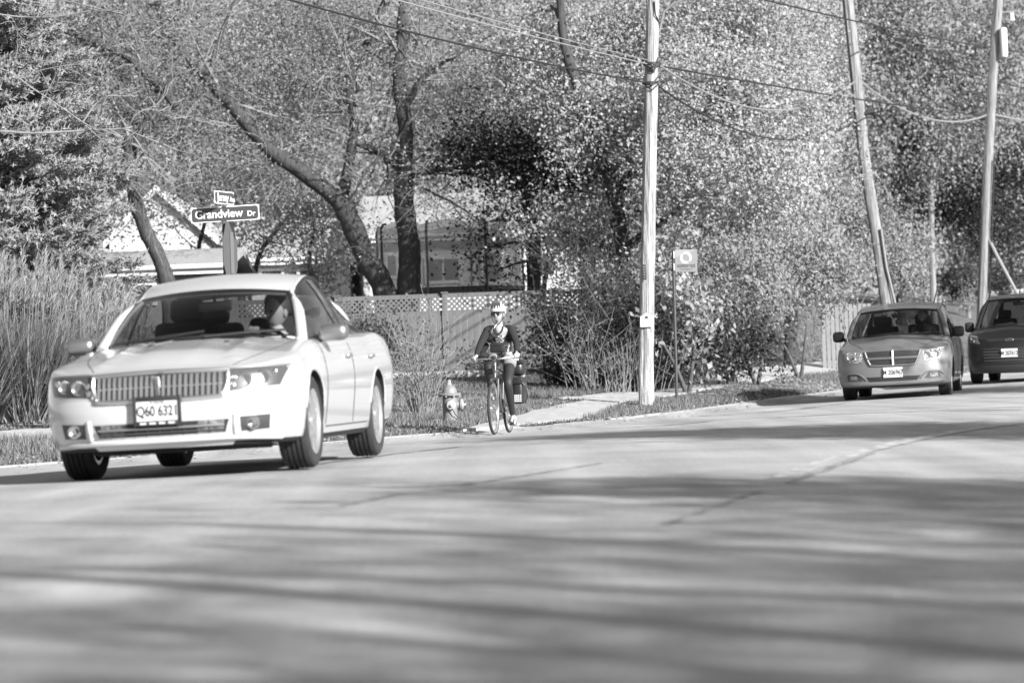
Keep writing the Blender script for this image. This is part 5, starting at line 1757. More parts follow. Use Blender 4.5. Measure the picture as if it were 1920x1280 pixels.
    def plate(self, x, z, s, surround=True, w=0.305, h=0.155, out=0.03, ts=0.085, extra=None):
        y = self.fy(x, z, -out)
        tilt = -0.03
        o = self.part(MB().rbox((0, 0, 0), (w, 0.006, h), 0.0029), 'number_plate', 'plate', smooth=False)
        o.location = (x, y, z); o.rotation_euler = (tilt, 0, 0)
        text(s, ts, 'ink', o, (0, -0.0045, -0.004), bold=ts * 0.022, sx=0.72)
        if surround:
            fr = MB()
            for cx_, cz_, a, b in ((-w / 2 - 0.004, 0, 0.022, h + 0.05), (w / 2 + 0.004, 0, 0.022, h + 0.05), (0, h / 2 + 0.008, w - 0.014, 0.03), (0, -h / 2 - 0.008, w - 0.014, 0.034)):
                fr.rbox((cx_, -0.006, cz_), (a, 0.016, b), 0.005)
            f = self.part(fr, 'plate_frame', 'black_plastic', o)
            text('ILLINOIS', 0.026, 'ink_soft', o, (0, -0.0045, h / 2 - 0.022), bold=0.0004)
            for k in range(4):
                MB().box((-0.10 + 0.066 * k, -0.0155, -h / 2 - 0.008), (0.045, 0.002, 0.012)).build('frame_lettering', 'plate', f, smooth=False)
        # mounting block behind
        self.part(MB().box((0, 0.02, 0), (w * 0.8, 0.034, h * 0.6)), 'plate_mount', 'black_plastic', o, smooth=False)
        return o

def place(root, X, D, yaw, roll=0.0, pitch=0.0, z=None):
    root.rotation_mode = 'ZYX' if False else 'XYZ'
    root.location = (X, D, zg(X, D) if z is None else z)
    root.rotation_euler = (pitch, roll, yaw)

# ================= white sedan
PH = {}
sed = empty('sedan', label='white sedan with chrome waterfall grille driving toward the viewer', cat='car')
S_LEV = [(0.0, 0.90), (0.05, 0.945), (0.14, 0.965), (0.26, 0.978), (0.40, 0.992), (0.52, 1.0), (0.64, 1.0), (0.74, 0.99), (0.83, 0.975), (0.90, 0.955), (0.95, 0.935), (0.985, 0.91), (1.0, 0.885)]
p = dict(W=0.917, L=4.84, H=1.45, bow=0.13, corner=0.52, pow=3.0, rcorner=0.4, levels=S_LEV, paint='white_car',
         zbot=[(0, 0.21), (0.6, 0.205), (1.4, 0.20), (3.4, 0.20), (4.84, 0.28)],
         zedge=[(0, 0.735), (0.15, 0.748), (0.4, 0.785), (0.8, 0.845), (1.3, 0.915), (2.4, 0.945), (3.6, 0.975), (4.2, 1.0), (4.84, 0.97)],
         crown=[(0, 0.03), (0.5, 0.05), (1.2, 0.055), (1.6, 0.05), (3.8, 0.05), (4.84, 0.04)],
         creases=[((0.50, 0.40), 0.03, 0.020), ((0.14, 0.16), 0.05, 0.006)],
         fprof=[(0.2, 0.10), (0.28, 0.035), (0.36, 0.0), (0.50, 0.0), (0.54, 0.012), (0.60, 0.03), (0.70, 0.055), (0.74, 0.085), (0.80, 0.12)],
         rprof=[(0.2, 0.1), (0.4, 0.0), (0.6, 0.0), (0.7, 0.06), (1.0, 0.1)],
         ax_f=0.97, ax_r=3.70, track=0.785, rw=0.33, arch=0.355, arch_dz=0.01, hole=(1.20, 4.0, 0.26), hole_x=0.73, tub_z=0.90)
car = Car(sed, p)
car.wheels(0.33, 0.225, 0.228, 7, 'alloy')
car.greenhouse(dict(base=(0.735, 1.46, 0.945, 1.13, 0.968), top=(0.585, 2.00, 1.298, 1.86, 1.338), roof_rear=(0.56, 3.25, 1.325, 3.32, 1.365), rear_base=(0.64, 4.0, 1.03, 4.12, 1.05),
                    arch=0.125, belt_z=lambda y: 0.935 + 0.022 * (y - 1.5), belt_x=lambda y: 0.835 - 0.02 * max(0, y - 3.0), side_y=(1.62, 3.75), b_pillars=(2.62,), pillar=0.046, lining='pale_cloth', ws_bulge=0.035))
car.interior(1.42, 0.955, 2.35, 0.50)
car.mirrors(0.84, 1.60, 0.965, 0.22, 0.125, 'dark_trim', 'satin_grey')
car.wipers()
# grille: dark recess, chrome surround, upright bars each a slat
gz0, gz1 = 0.545, 0.722
gq = [(-0.455, gz0 + 0.01), (0.455, gz0 + 0.01), (0.47, gz1), (-0.47, gz1)]
gr = car.front_patch('grille', 'black_plastic', gq, out=0.006, back=0.05, nu=24, nv=4)
car.front_tube('grille_surround', 'satin', [(-0.47, gz1), (-0.47, gz1 - 0.08), (-0.44, gz0 + 0.02), (-0.40, gz0), (0, gz0 - 0.008), (0.40, gz0), (0.44, gz0 + 0.02), (0.47, gz1 - 0.08), (0.47, gz1)], 0.016, 0.012, gr, 6)
car.front_tube('grille_surround', 'satin', [(-0.48, gz1), (-0.24, gz1 + 0.006), (0, gz1 + 0.010), (0.24, gz1 + 0.006), (0.48, gz1)], 0.018, 0.012, gr, 6)
for k in range(-11, 12):
    if k == 0:
        continue
    x = k * 0.0385
    mb = MB()
    pts = [(x, car.fy(x, z, -0.026), z) for z in np.linspace(gz0 + 0.012, gz1 - 0.012, 5)]
    for a, b in zip(pts, pts[1:]):
        pass
    vs = []
    for (xx, yy, z) in pts:
        vs += [(xx - 0.010, yy, z), (xx + 0.010, yy, z), (xx + 0.010, yy + 0.03, z), (xx - 0.010, yy + 0.03, z)]
    fs = []
    for i in range(4):
        for j in range(4):
            fs.append((i * 4 + j, i * 4 + (j + 1) % 4, (i + 1) * 4 + (j + 1) % 4, (i + 1) * 4 + j))
    fs += [(3, 2, 1, 0), (16, 17, 18, 19)]
    car.part(MB().add(vs, fs), 'grille_bar', 'satin', gr, smooth=False)
car.front_tube('grille_crossbar', 'satin', [(-0.44, 0.63), (0, 0.63), (0.44, 0.63)], 0.005, 0.014, gr)
bd = car.part(MB().rbox((0, car.fy(0, 0.635, -0.034), 0.635), (0.035, 0.014, 0.135), 0.005), 'badge', 'satin', gr)
car.part(MB().rbox((0, car.fy(0, 0.635, -0.043), 0.635), (0.020, 0.006, 0.11), 0.003), 'badge_inset', 'lamp_dark', bd)
for s in (-1, 1):
    q = [(0.478, 0.575), (0.80, 0.600), (0.855, 0.735), (0.478, 0.728)]
    if s < 0: q = [(-q[1][0], q[1][1]), (-q[0][0], q[0][1]), (-q[3][0], q[3][1]), (-q[2][0], q[2][1])]
    hl = car.front_patch('headlight', 'lamp_dark', q, out=0.003, back=0.03, nu=14, nv=6)
    for lx, lz, lr in ((0.585, 0.652, 0.052), (0.70, 0.665, 0.047)):
        x = s * lx
        y = car.fy(x, lz, -0.006)
        lamp = MB().lathe([(lr, 0.0), (lr, -0.012), (lr * 0.86, -0.014), (lr * 0.8, -0.004), (lr * 0.45, 0.006), (0.004, 0.008)][::-1], 22, axis='y', c=(x, y, lz))
        lo = car.part(lamp, 'reflector', 'chrome', hl)
        car.part(MB().ball((x, y - 0.004, lz), (lr * 0.5, 0.014, lr * 0.5)), 'bulb_lens', 'clear', lo)
    for lx, lz in ((0.765, 0.69), (0.505, 0.61), (0.515, 0.66)):
        car.part(MB().ball((s * lx, car.fy(s * lx, lz, -0.004), lz), (0.022, 0.012, 0.026)), 'side_reflector', 'chrome', hl)
    car.front_patch('lamp_cover', 'clear', q, out=0.020, back=0.012, nu=14, nv=6, parent=hl, bulge=0.006)
    car.front_tube('lamp_trim', 'satin', [(s * 0.478, 0.735), (s * 0.66, 0.741), (s * 0.85, 0.742)], 0.006, 0.006, hl)
    car.front_tube('lamp_trim', 'satin', [(s * 0.474, 0.573), (s * 0.474, 0.65), (s * 0.474, 0.735)], 0.010, 0.010, hl)
    # fog lamp in its pocket
    q = [(0.545, 0.298), (0.72, 0.305), (0.735, 0.405), (0.545, 0.398)]
    if s < 0: q = [(-q[1][0], q[1][1]), (-q[0][0], q[0][1]), (-q[3][0], q[3][1]), (-q[2][0], q[2][1])]
    fg = car.front_patch('fog_light', 'dark_trim', q, out=0.004, back=0.03, nu=8, nv=4)
    x, z = s * 0.628, 0.352
    y = car.fy(x, z, -0.010)
    car.part(MB().lathe([(0.046, 0.0), (0.046, -0.014), (0.038, -0.016), (0.03, -0.004), (0.012, 0.002), (0.004, 0.002)][::-1], 20, axis='y', c=(x, y, z)), 'reflector', 'chrome', fg)
# lower intake with slats
lk = car.front_patch('lower_intake', 'black_plastic', [(-0.44, 0.298), (0.44, 0.298), (0.475, 0.388), (-0.475, 0.388)], out=0.003, back=0.03, nu=20, nv=3)
car.front_tube('intake_slat', 'satin', [(-0.44, 0.350), (-0.2, 0.350), (0.2, 0.350), (0.44, 0.350)], 0.008, 0.012, lk)
car.front_tube('intake_slat', 'dark_trim', [(-0.44, 0.318), (0, 0.318), (0.44, 0.318)], 0.006, 0.010, lk)
for k in range(-4, 5):
    car.front_tube('intake_rib', 'dark_trim', [(k * 0.085, 0.30), (k * 0.085, 0.345), (k * 0.085, 0.386)], 0.004, 0.007, lk)
for s in (-1, 1):
    car.front_patch('intake_end', 'lamp', [(s * 0.345 - 0.085, 0.300), (s * 0.345 + 0.085, 0.300), (s * 0.345 + 0.095, 0.386), (s * 0.345 - 0.075, 0.386)], out=0.005, back=0.02, nu=5, nv=3, parent=lk)
    car.front_tube('bumper_rib', 'white_car', [(s * 0.505, 0.285), (s * 0.508, 0.35), (s * 0.512, 0.42)], 0.017, 0.0)
car.front_tube('bumper_lip', 'white_car', [(-0.78, 0.245), (-0.5, 0.262), (-0.2, 0.262), (0.2, 0.262), (0.5, 0.262), (0.78, 0.245)], 0.020, 0.004)
car.front_patch('air_dam', 'black_plastic', [(-0.62, 0.165), (0.62, 0.165), (0.66, 0.218), (-0.66, 0.218)], out=-0.09, back=0.05, nu=12, nv=2)
car.plate(0.0, 0.468, 'Q60 6321', out=0.03, w=0.305, h=0.152, ts=0.098)
# shut lines
for s in (-1, 1):
    car.side_tube('shoulder_crease', 'white_car', [(1.3, 0.80), (2.4, 0.83), (3.6, 0.86), (4.3, 0.88)], 0.007, s, d=-0.002)
    car.top_tube('bonnet_seam', 'under', [(s * 0.49, 0.20), (s * 0.62, 0.55), (s * 0.70, 1.0), (s * 0.735, 1.36)], 0.003)
    car.side_tube('door_seam', 'under', [(1.42, 0.30), (1.44, 0.60), (1.46, 0.90)], 0.005, s)
    car.side_tube('door_seam', 'under', [(2.56, 0.30), (2.58, 0.60), (2.62, 0.90)], 0.005, s)
    car.side_tube('sill_line', 'under', [(1.45, 0.285), (2.4, 0.285), (3.25, 0.285)], 0.005, s)
    for y in (2.42, 3.42):
        x = car.sx(y, 0.80, s, 0.018)
        car.part(MB().rbox((x, y, 0.80), (0.028, 0.18, 0.028), 0.012, n=3), 'door_handle', 'satin')
    car.side_tube('wheel_arch_lip', 'white_car', [(0.97 + 0.372 * math.cos(a), 0.34 + 0.372 * math.sin(a)) for a in np.linspace(0.25, math.pi - 0.25, 9)], 0.010, s, d=-0.004)
    car.side_tube('wheel_arch_lip', 'white_car', [(3.70 + 0.372 * math.cos(a), 0.34 + 0.372 * math.sin(a)) for a in np.linspace(0.25, math.pi - 0.25, 9)], 0.010, s, d=-0.004)
for x in (-0.28, 0.28):
    car.part(MB().rbox((x, 1.02, car.tz(x, 1.02, 0.006)), (0.035, 0.03, 0.014), 0.005), 'washer_jet', 'dark_trim')
for s in (-1, 1):
    car.part(MB().tube([(s * 0.6, 0.98, 0.24), (s * 0.2, 1.02, 0.22)], 0.035, 8), 'suspension_arm', 'under')
car.part(MB().rbox((0, 1.2, 0.235), (0.9, 1.3, 0.10), 0.03), 'engine_tray', 'under')
pl = P(300, 770, 20.0)
rz = math.radians(-6.8)
place(sed, pl.x, 20.0, rz, math.radians(-1.3))
SED = sed
sedan = car

# ================= grey minivan
van = empty('minivan', label='grey minivan with crosshair grille and roof aerial ahead of the dark van', cat='minivan')
V_LEV = [(0.0, 0.92), (0.05, 0.955), (0.14, 0.975), (0.26, 0.985), (0.40, 0.995), (0.52, 1.0), (0.64, 1.0), (0.74, 0.992), (0.83, 0.98), (0.90, 0.965), (0.95, 0.945), (0.985, 0.92), (1.0, 0.90)]
p = dict(W=0.985, L=5.1, H=1.74, bow=0.12, corner=0.46, pow=3.2, rcorner=0.3, levels=V_LEV, paint='silver_car',
         zbot=[(0, 0.20), (0.6, 0.21), (5.1, 0.26)],
         zedge=[(0, 0.83), (0.15, 0.845), (0.5, 0.91), (1.0, 1.0), (1.4, 1.05), (5.1, 1.08)],
         crown=[(0, 0.03), (0.5, 0.07), (1.1, 0.07), (5.1, 0.04)],
         creases=[((0.55, 0.62), 0.05, 0.014), ((0.10, 0.12), 0.06, 0.008)],
         fprof=[(0.2, 0.06), (0.27, -0.01), (0.33, 0.0), (0.50, 0.0), (0.62, 0.03), (0.72, 0.05), (0.82, 0.08), (0.9, 0.12)],
         rprof=[(0.2, 0.1), (0.4, 0.0), (1.1, 0.1)],
         ax_f=0.96, ax_r=4.04, track=0.83, rw=0.335, arch=0.37, arch_dz=0.01, hole=(1.22, 4.95, 0.25), hole_x=0.80, tub_z=1.0)
car = Car(van, p)
car.wheels(0.335, 0.225, 0.215, 5, 'alloy')
car.greenhouse(dict(base=(0.86, 1.50, 1.06, 1.12, 1.10), top=(0.71, 2.10, 1.53, 1.96, 1.575), roof_rear=(0.68, 4.75, 1.58, 4.82, 1.64), rear_base=(0.78, 5.02, 1.10, 5.06, 1.10),
                    arch=0.11, belt_z=lambda y: 1.06 + 0.008 * (y - 1.5), belt_x=lambda y: 0.90, side_y=(1.66, 4.75), b_pillars=(2.55, 3.7), pillar=0.055, belt_mat='black_plastic'), 'screen', 'tint_glass')
car.interior(1.45, 1.06, 2.40, 0.66, rows=2, wheel_x=0.40, half=0.76)
car.mirrors(0.96, 1.72, 1.12, 0.20, 0.19, 'black_plastic', 'black_plastic')
car.wipers()
gr = car.front_patch('grille', 'black_plastic', [(-0.36, 0.585), (0.36, 0.585), (0.465, 0.815), (-0.465, 0.815)], out=0.004, back=0.05, nu=18, nv=4)
car.front_tube('grille_surround', 'satin_grey', [(-0.475, 0.82), (-0.45, 0.74), (-0.40, 0.62), (-0.34, 0.58), (0, 0.57), (0.34, 0.58), (0.40, 0.62), (0.45, 0.74), (0.475, 0.82)], 0.020, 0.010, gr)
car.front_tube('grille_surround', 'satin_grey', [(-0.475, 0.822), (0, 0.832), (0.475, 0.822)], 0.012, 0.010, gr)
car.front_tube('crosshair_bar', 'satin_grey', [(-0.43, 0.70), (0, 0.70), (0.43, 0.70)], 0.026, 0.012, gr)
car.front_tube('crosshair_bar', 'satin_grey', [(0, 0.58), (0, 0.70), (0, 0.825)], 0.024, 0.014, gr)
rn = random.Random(3)
for z_ in (0.62, 0.655, 0.745, 0.785):
    car.front_tube('grille_mesh', 'dark_trim', [(-0.38 - 0.3 * (z_ - 0.62), z_), (0, z_), (0.38 + 0.3 * (z_ - 0.62), z_)], 0.006, 0.006, gr)
for s in (-1, 1):
    q = [(0.54, 0.63), (0.80, 0.655), (0.89, 0.86), (0.51, 0.80)]
    if s < 0: q = [(-q[1][0], q[1][1]), (-q[0][0], q[0][1]), (-q[3][0], q[3][1]), (-q[2][0], q[2][1])]
    hl = car.front_patch('headlight', 'lamp_bright', q, out=0.004, back=0.03, nu=12, nv=6)
    for lx, lz, lr in ((0.60, 0.725, 0.058), (0.735, 0.745, 0.062)):
        x = s * lx; y = car.fy(x, lz, -0.008)
        car.part(MB().lathe([(lr, 0.0), (lr, -0.012), (lr * 0.85, -0.014), (lr * 0.8, -0.004), (lr * 0.4, 0.008), (0.004, 0.01)][::-1], 20, axis='y', c=(x, y, lz)), 'reflector', 'chrome', hl)
    for lx, lz in ((0.67, 0.69), (0.80, 0.80), (0.66, 0.79), (0.56, 0.77)):
        car.part(MB().ball((s * lx, car.fy(s * lx, lz, -0.006), lz), (0.026, 0.014, 0.022)), 'side_reflector', 'chrome', hl)
    car.front_patch('lamp_cover', 'clear', q, out=0.022, back=0.012, nu=12, nv=6, parent=hl, bulge=0.006)
    q = [(0.53, 0.325), (0.80, 0.335), (0.79, 0.43), (0.60, 0.435)]
    if s < 0: q = [(-q[1][0], q[1][1]), (-q[0][0], q[0][1]), (-q[3][0], q[3][1]), (-q[2][0], q[2][1])]
    fg = car.front_patch('fog_pocket', 'dark_trim', q, out=0.003, back=0.03, nu=8, nv=3)
    car.front_tube('fog_brow', 'silver_car', [(s * 0.46, 0.335), (s * 0.56, 0.425), (s * 0.66, 0.455), (s * 0.78, 0.45), (s * 0.84, 0.39)], 0.014, 0.006)
    car.front_patch('fog_lens', 'lamp', [(s * 0.69 - 0.07, 0.352), (s * 0.69 + 0.07, 0.352), (s * 0.69 + 0.06, 0.415), (s * 0.69 - 0.06, 0.415)], out=0.010, back=0.02, nu=4, nv=3, parent=fg)
    car.top_tube('bonnet_seam', 'under', [(s * 0.52, 0.24), (s * 0.70, 0.6), (s * 0.80, 1.0), (s * 0.84, 1.36)], 0.005)
    for y0 in (1.45, 2.55, 3.75):
        car.side_tube('door_seam', 'under', [(y0, 0.32), (y0, 0.7), (y0 + 0.03, 1.02)], 0.006, s)
    for y in (2.40, 2.75):
        x = car.sx(y, 0.86, s, 0.018)
        car.part(MB().rbox((x, y, 0.86), (0.03, 0.2, 0.035), 0.012, n=3), 'door_handle', 'silver_car')
    car.side_tube('side_crease', 'silver_car', [(1.4, 0.62), (2.6, 0.63), (3.6, 0.64)], 0.012, s, d=-0.004)
lk = car.front_patch('lower_intake', 'black_plastic', [(-0.40, 0.305), (0.40, 0.305), (0.47, 0.385), (-0.47, 0.385)], out=0.003, back=0.03, nu=14, nv=3)
for z in (0.325, 0.345, 0.365):
    car.front_tube('intake_slat', 'dark_trim', [(-0.42, z), (0, z), (0.42, z)], 0.006, 0.008, lk)
car.front_tube('bumper_lip', 'silver_car', [(-0.86, 0.285), (-0.5, 0.27), (0, 0.262), (0.5, 0.27), (0.86, 0.285)], 0.026, 0.006)
car.plate(0.0, 0.455, 'M 206967', False, w=0.33, h=0.175, ts=0.118, out=0.02)
car.part(MB().tube([(0.62, 2.3, 1.66), (0.68, 2.45, 1.90), (0.74, 2.6, 2.15)], [0.012, 0.009, 0.006], 6), 'roof_aerial', 'black_plastic')
car.part(MB().tube([(-0.86, 1.25, 1.02), (-0.93, 1.27, 1.35), (-0.965, 1.30, 1.80)], [0.010, 0.007, 0.005], 6), 'wing_aerial', 'chrome')
car.part(MB().rbox((0, 1.4, 0.245), (1.2, 1.6, 0.1), 0.03), 'engine_tray', 'under')
pl = P(1675, 697, 50.4)
place(van, pl.x, 50.4, math.radians(-11.6), math.radians(-0.8))
VAN = van; minivan = car

# ================= dark compact van
dv = empty('compact_van', label='dark compact van with oval badge following the grey minivan', cat='van')
p = dict(W=0.918, L=4.42, H=1.83, bow=0.12, corner=0.44, pow=2.9, rcorner=0.2, levels=V_LEV, paint='dark_car',
         zbot=[(0, 0.20), (4.4, 0.25)],
         zedge=[(0, 0.86), (0.12, 0.90), (0.4, 0.99), (0.9, 1.08), (1.1, 1.10), (4.42, 1.12)],
         crown=[(0, 0.03), (0.4, 0.08), (0.9, 0.07), (4.42, 0.04)], creases=[((0.5, 0.6), 0.05, 0.014)],
         fprof=[(0.2, 0.07), (0.3, 0.0), (0.55, 0.0), (0.62, 0.03), (0.80, 0.05), (0.9, 0.10), (1.0, 0.18)],
         rprof=[(0.2, 0.05), (0.4, 0.0), (1.1, 0.05)],
         ax_f=0.88, ax_r=3.54, track=0.79, rw=0.325, arch=0.36, arch_dz=0.01, hole=(0.98, 4.3, 0.25), hole_x=0.74, tub_z=1.05)
car = Car(dv, p)
car.wheels(0.325, 0.205, 0.21, 5, 'dark')
car.greenhouse(dict(base=(0.80, 1.26, 1.11, 0.90, 1.15), top=(0.66, 1.86, 1.70, 1.72, 1.74), roof_rear=(0.66, 4.2, 1.72, 4.25, 1.76), rear_base=(0.74, 4.38, 1.12, 4.4, 1.12),
                    arch=0.10, belt_z=lambda y: 1.10, belt_x=lambda y: 0.85, side_y=(1.40, 4.2), b_pillars=(2.3, 3.3), pillar=0.06, belt_mat='black_plastic'), 'screen', 'tint_glass')
car.interior(1.22, 1.12, 2.15, 0.70, rows=1, wheel_x=0.37, half=0.70)
car.mirrors(0.90, 1.50, 1.16, 0.19, 0.21, 'black_plastic', 'black_plastic')
car.wipers()
car.front_patch('upper_grille', 'black_plastic', [(-0.46, 0.845), (0.46, 0.845), (0.50, 0.895), (-0.50, 0.895)], out=0.003, back=0.03, nu=12, nv=2)
bdg = MB().lathe([(1.0, 0.0), (1.0, -0.012), (0.9, -0.016), (0.02, -0.018)], 28, axis='y')
bdg.v = [(x * 0.085, y, z * 0.034) for x, y, z in bdg.v]
bo = car.part(bdg, 'badge', 'chrome')
bo.location = (0, car.fy(0, 0.868, -0.004), 0.868)
b2 = MB().lathe([(0.82, -0.012), (0.82, -0.020), (0.02, -0.021)], 28, axis='y')
b2.v = [(x * 0.085, y, z * 0.034) for x, y, z in b2.v]
car.part(b2, 'badge_face', 'dark_trim', bo)
text('Ford', 0.042, 'chrome', bo, (0, -0.0225, 0), bold=0.0006, sx=1.3)
lk = car.front_patch('lower_grille', 'black_plastic', [(-0.50, 0.40), (0.50, 0.40), (0.58, 0.70), (-0.58, 0.70)], out=0.003, back=0.03, nu=14, nv=4)
for z in (0.45, 0.51, 0.57, 0.63, 0.69):
    car.front_tube('grille_slat', 'dark_trim', [(-0.52, z), (0, z), (0.52, z)], 0.012, 0.012, lk)
car.front_patch('lower_bumper', 'black_plastic', [(-0.80, 0.235), (0.80, 0.235), (0.83, 0.37), (-0.83, 0.37)], out=0.006, back=0.02, nu=16, nv=3)
for s in (-1, 1):
    q = [(0.60, 0.80), (0.82, 0.83), (0.865, 1.0), (0.68, 0.96)]
    if s < 0: q = [(-q[1][0], q[1][1]), (-q[0][0], q[0][1]), (-q[3][0], q[3][1]), (-q[2][0], q[2][1])]
    hl = car.front_patch('headlight', 'lamp', q, out=0.004, back=0.03, nu=10, nv=5)
    for lx, lz, lr in ((0.70, 0.865, 0.045), (0.77, 0.915, 0.045)):
        x = s * lx; y = car.fy(x, lz, -0.006)
        car.part(MB().lathe([(lr, 0.0), (lr, -0.012), (lr * 0.8, -0.012), (lr * 0.4, 0.008), (0.004, 0.01)][::-1], 18, axis='y', c=(x, y, lz)), 'reflector', 'chrome', hl)
    car.front_patch('lamp_cover', 'clear', q, out=0.02, back=0.012, nu=10, nv=5, parent=hl, bulge=0.006)
    car.front_patch('fog_pocket', 'black_plastic', [(s * 0.70 - 0.09, 0.45), (s * 0.70 + 0.09, 0.45), (s * 0.70 + 0.09, 0.56), (s * 0.70 - 0.09, 0.56)], out=0.004, back=0.02, nu=6, nv=3)
    car.top_tube('bonnet_seam', 'under', [(s * 0.60, 0.30), (s * 0.74, 0.7), (s * 0.80, 1.1)], 0.005)
car.plate(0.0, 0.60, 'M 207612', False, w=0.33, h=0.175, ts=0.118, out=0.03)
car.part(MB().tube([(0.0, 2.0, 1.82), (0.0, 2.12, 2.05)], [0.012, 0.006], 6), 'roof_aerial', 'black_plastic')
pl = P(1893, 672, 59.0)
place(dv, pl.x, 59.0, math.radians(-17))
DV = dv; dvan = car

# ------------------------------------------------------------------ people
def skin_obj(name, verts, edges, radii, material, parent, subd=2, root=0):
    me = bpy.data.meshes.new(name)
    me.from_pydata([tuple(v) for v in verts], edges, [])
    o = bpy.data.objects.new(name, me)
    COL.objects.link(o)
    md = o.modifiers.new('skin', 'SKIN')
    sv = me.skin_vertices[0].data
    for i, r in enumerate(radii):
        rr = r if hasattr(r, '__len__') else (r, r)
        sv[i].radius = rr
        sv[i].use_root = (i == root)
    md.use_smooth_shade = True
    s2 = o.modifiers.new('sub', 'SUBSURF'); s2.levels = subd; s2.render_levels = subd
    bpy.context.view_layer.update()
    apply_mods(o)
    o.data.materials.clear(); o.data.materials.append(MT[material])
    o.data.polygons.foreach_set('use_smooth', [True] * len(o.data.polygons))
    o.parent = parent
    return o

def chain(pts, radii, verts, edges, rad, start=None):
    """append a chain; start = index to hang it from"""
    prev = start
    for q, r in zip(pts, radii):
        verts.append(q); rad.append(r)
        if prev is not None: edges.append((prev, len(verts) - 1))
        prev = len(verts) - 1
    return prev

def head_parts(parent, c, yaw, tone='skin', hair=True, sc=1.0, pitch=0.0):
    """head facing local -y turned by yaw; returns matrix"""
    M = Matrix.Translation(c) @ Matrix.Rotation(yaw, 4, 'Z') @ Matrix.Rotation(pitch, 4, 'X') @ Matrix.Scale(sc, 4)
    def put(mb): mb.v = [tuple(M @ Vector(v)) for v in mb.v]; return mb
    mb = MB().ball((0, 0.01, 0.02), (0.074, 0.094, 0.10), 20, 14)
    vs = []
    for x, y, z in mb.v:
        if z < 0.0:                       # narrow to the chin
            k = min(1, -z / 0.10)
            x *= 1 - 0.32 * k; y = y * (1 - 0.15 * k) - 0.018 * k
            z *= 1.22
        if y < -0.055: y = -0.055 - (abs(y) - 0.055) * 0.75   # flatter face
        vs.append((x, y, z))
    mb.v = vs
    return M, put, mb

def hand(verts_parent, parent, wrist, grip, axis, palm_dir, side, material='skin', name='hand'):
    """five separate curled fingers round a bar along axis through grip"""
    wrist, grip, axis = Vector(wrist), Vector(grip), Vector(axis).normalized()
    to = (grip - wrist).normalized()
    nrm = axis.cross(to).normalized()
    if nrm.z < 0: nrm = -nrm
    kn = grip + nrm * 0.026 - to * 0.012
    palm = MB()
    v, e, r = [], [], []
    chain([wrist, wrist.lerp(kn, 0.45), kn], [(0.026, 0.022), (0.036, 0.017), (0.036, 0.015)], v, e, r)
    o = skin_obj(name, v, e, r, material, parent, 2)
    for k in range(4):
        off = axis * ((k - 1.5) * 0.019)
        ln = (0.92, 1.0, 0.96, 0.8)[k]
        a = kn + off + to * 0.008
        b = grip + off + to * 0.030 * ln + nrm * 0.014
        c = grip + off + to * 0.024 * ln - nrm * 0.018
        d = grip + off - to * 0.004 - nrm * 0.026
        v, e, r = [], [], []
        chain([a, b, c, d], [0.0092, 0.009, 0.0082, 0.0072], v, e, r)
        skin_obj('finger', v, e, r, material, o, 1)
    th0 = wrist.lerp(kn, 0.5) - axis * side * 0.026
    v, e, r = [], [], []
    chain([th0, grip - to * 0.025 - axis * side * 0.042 + nrm * 0.004, grip + to * 0.004 - axis * side * 0.040 - nrm * 0.022], [0.011, 0.0105, 0.009], v, e, r)
    skin_obj('thumb', v, e, r, material, o, 1)
    return o

# ================= bicycle (origin on the ground under the bottom bracket, front toward -y)
CD = 37.9
fw = P(927, 815, CD)
yawB = math.radians(-10.5)
Rz = Matrix.Rotation(yawB, 3, 'Z')
f_off = Rz @ Vector((0, -0.60, 0))
bx_, by_ = fw.x - f_off.x, CD - f_off.y
bike = empty('bicycle', (bx_, by_, zg(bx_, by_) + 0.004), (0, 0, yawB), 'dark touring bicycle ridden along the kerb past the driveway', 'bicycle')
WR = 0.348
def bike_wheel(y, name='wheel'):
    hub = MB().lathe([(0.012, -0.05), (0.03, -0.045), (0.03, -0.035), (0.018, -0.02), (0.018, 0.02), (0.03, 0.035), (0.03, 0.045), (0.012, 0.05)], 14, axis='x')
    w = hub.build('wheel', 'satin', bike)
    w.location = (0, y, WR)
    MB().lathe([(WR - 0.02 + 0.018 * math.cos(a), 0.018 * math.sin(a)) for a in np.linspace(0, 2 * math.pi, 10)[:-1]], 56, axis='x', closed=True).build('tyre', 'tyre', w)
    MB().lathe([(WR - 0.036, -0.013), (WR - 0.030, -0.014), (WR - 0.052, -0.010), (WR - 0.056, 0), (WR - 0.052, 0.010), (WR - 0.030, 0.014)], 56, axis='x', closed=True).build('rim', 'alloy', w)
    for k in range(24):
        a = 2 * math.pi * k / 24; b = a + (0.22 if k % 2 else -0.22)
        sx = 0.03 if (k // 2) % 2 else -0.03
        MB().tube([(sx, 0.028 * math.cos(b), 0.028 * math.sin(b)), (0, (WR - 0.055) * math.cos(a), (WR - 0.055) * math.sin(a))], 0.0022, 4, False).build('spoke', 'satin', w)
    return w
bike_wheel(-0.60); bike_wheel(0.45)
BB, HT, HTb, ST = Vector((0, 0, 0.285)), Vector((0, -0.395, 0.90)), Vector((0, -0.435, 0.74)), Vector((0, 0.165, 0.80))
RA, FA = Vector((0, 0.45, WR)), Vector((0, -0.60, WR))
fr = MB()
fr.tube([HTb, BB], 0.018, 12); fr.tube([HT - Vector((0, -0.01, 0.03)), ST], 0.015, 12); fr.tube([BB, ST + Vector((0, 0.02, 0.04))], 0.016, 12); fr.tube([HTb, HT], 0.021, 12)
for sx in (-1, 1):
    fr.tube([BB + Vector((sx * 0.03, 0.02, 0)), RA + Vector((sx * 0.062, 0, 0))], 0.010, 8)
    fr.tube([ST + Vector((sx * 0.018, 0, -0.02)), RA + Vector((sx * 0.062, 0, 0))], 0.009, 8)
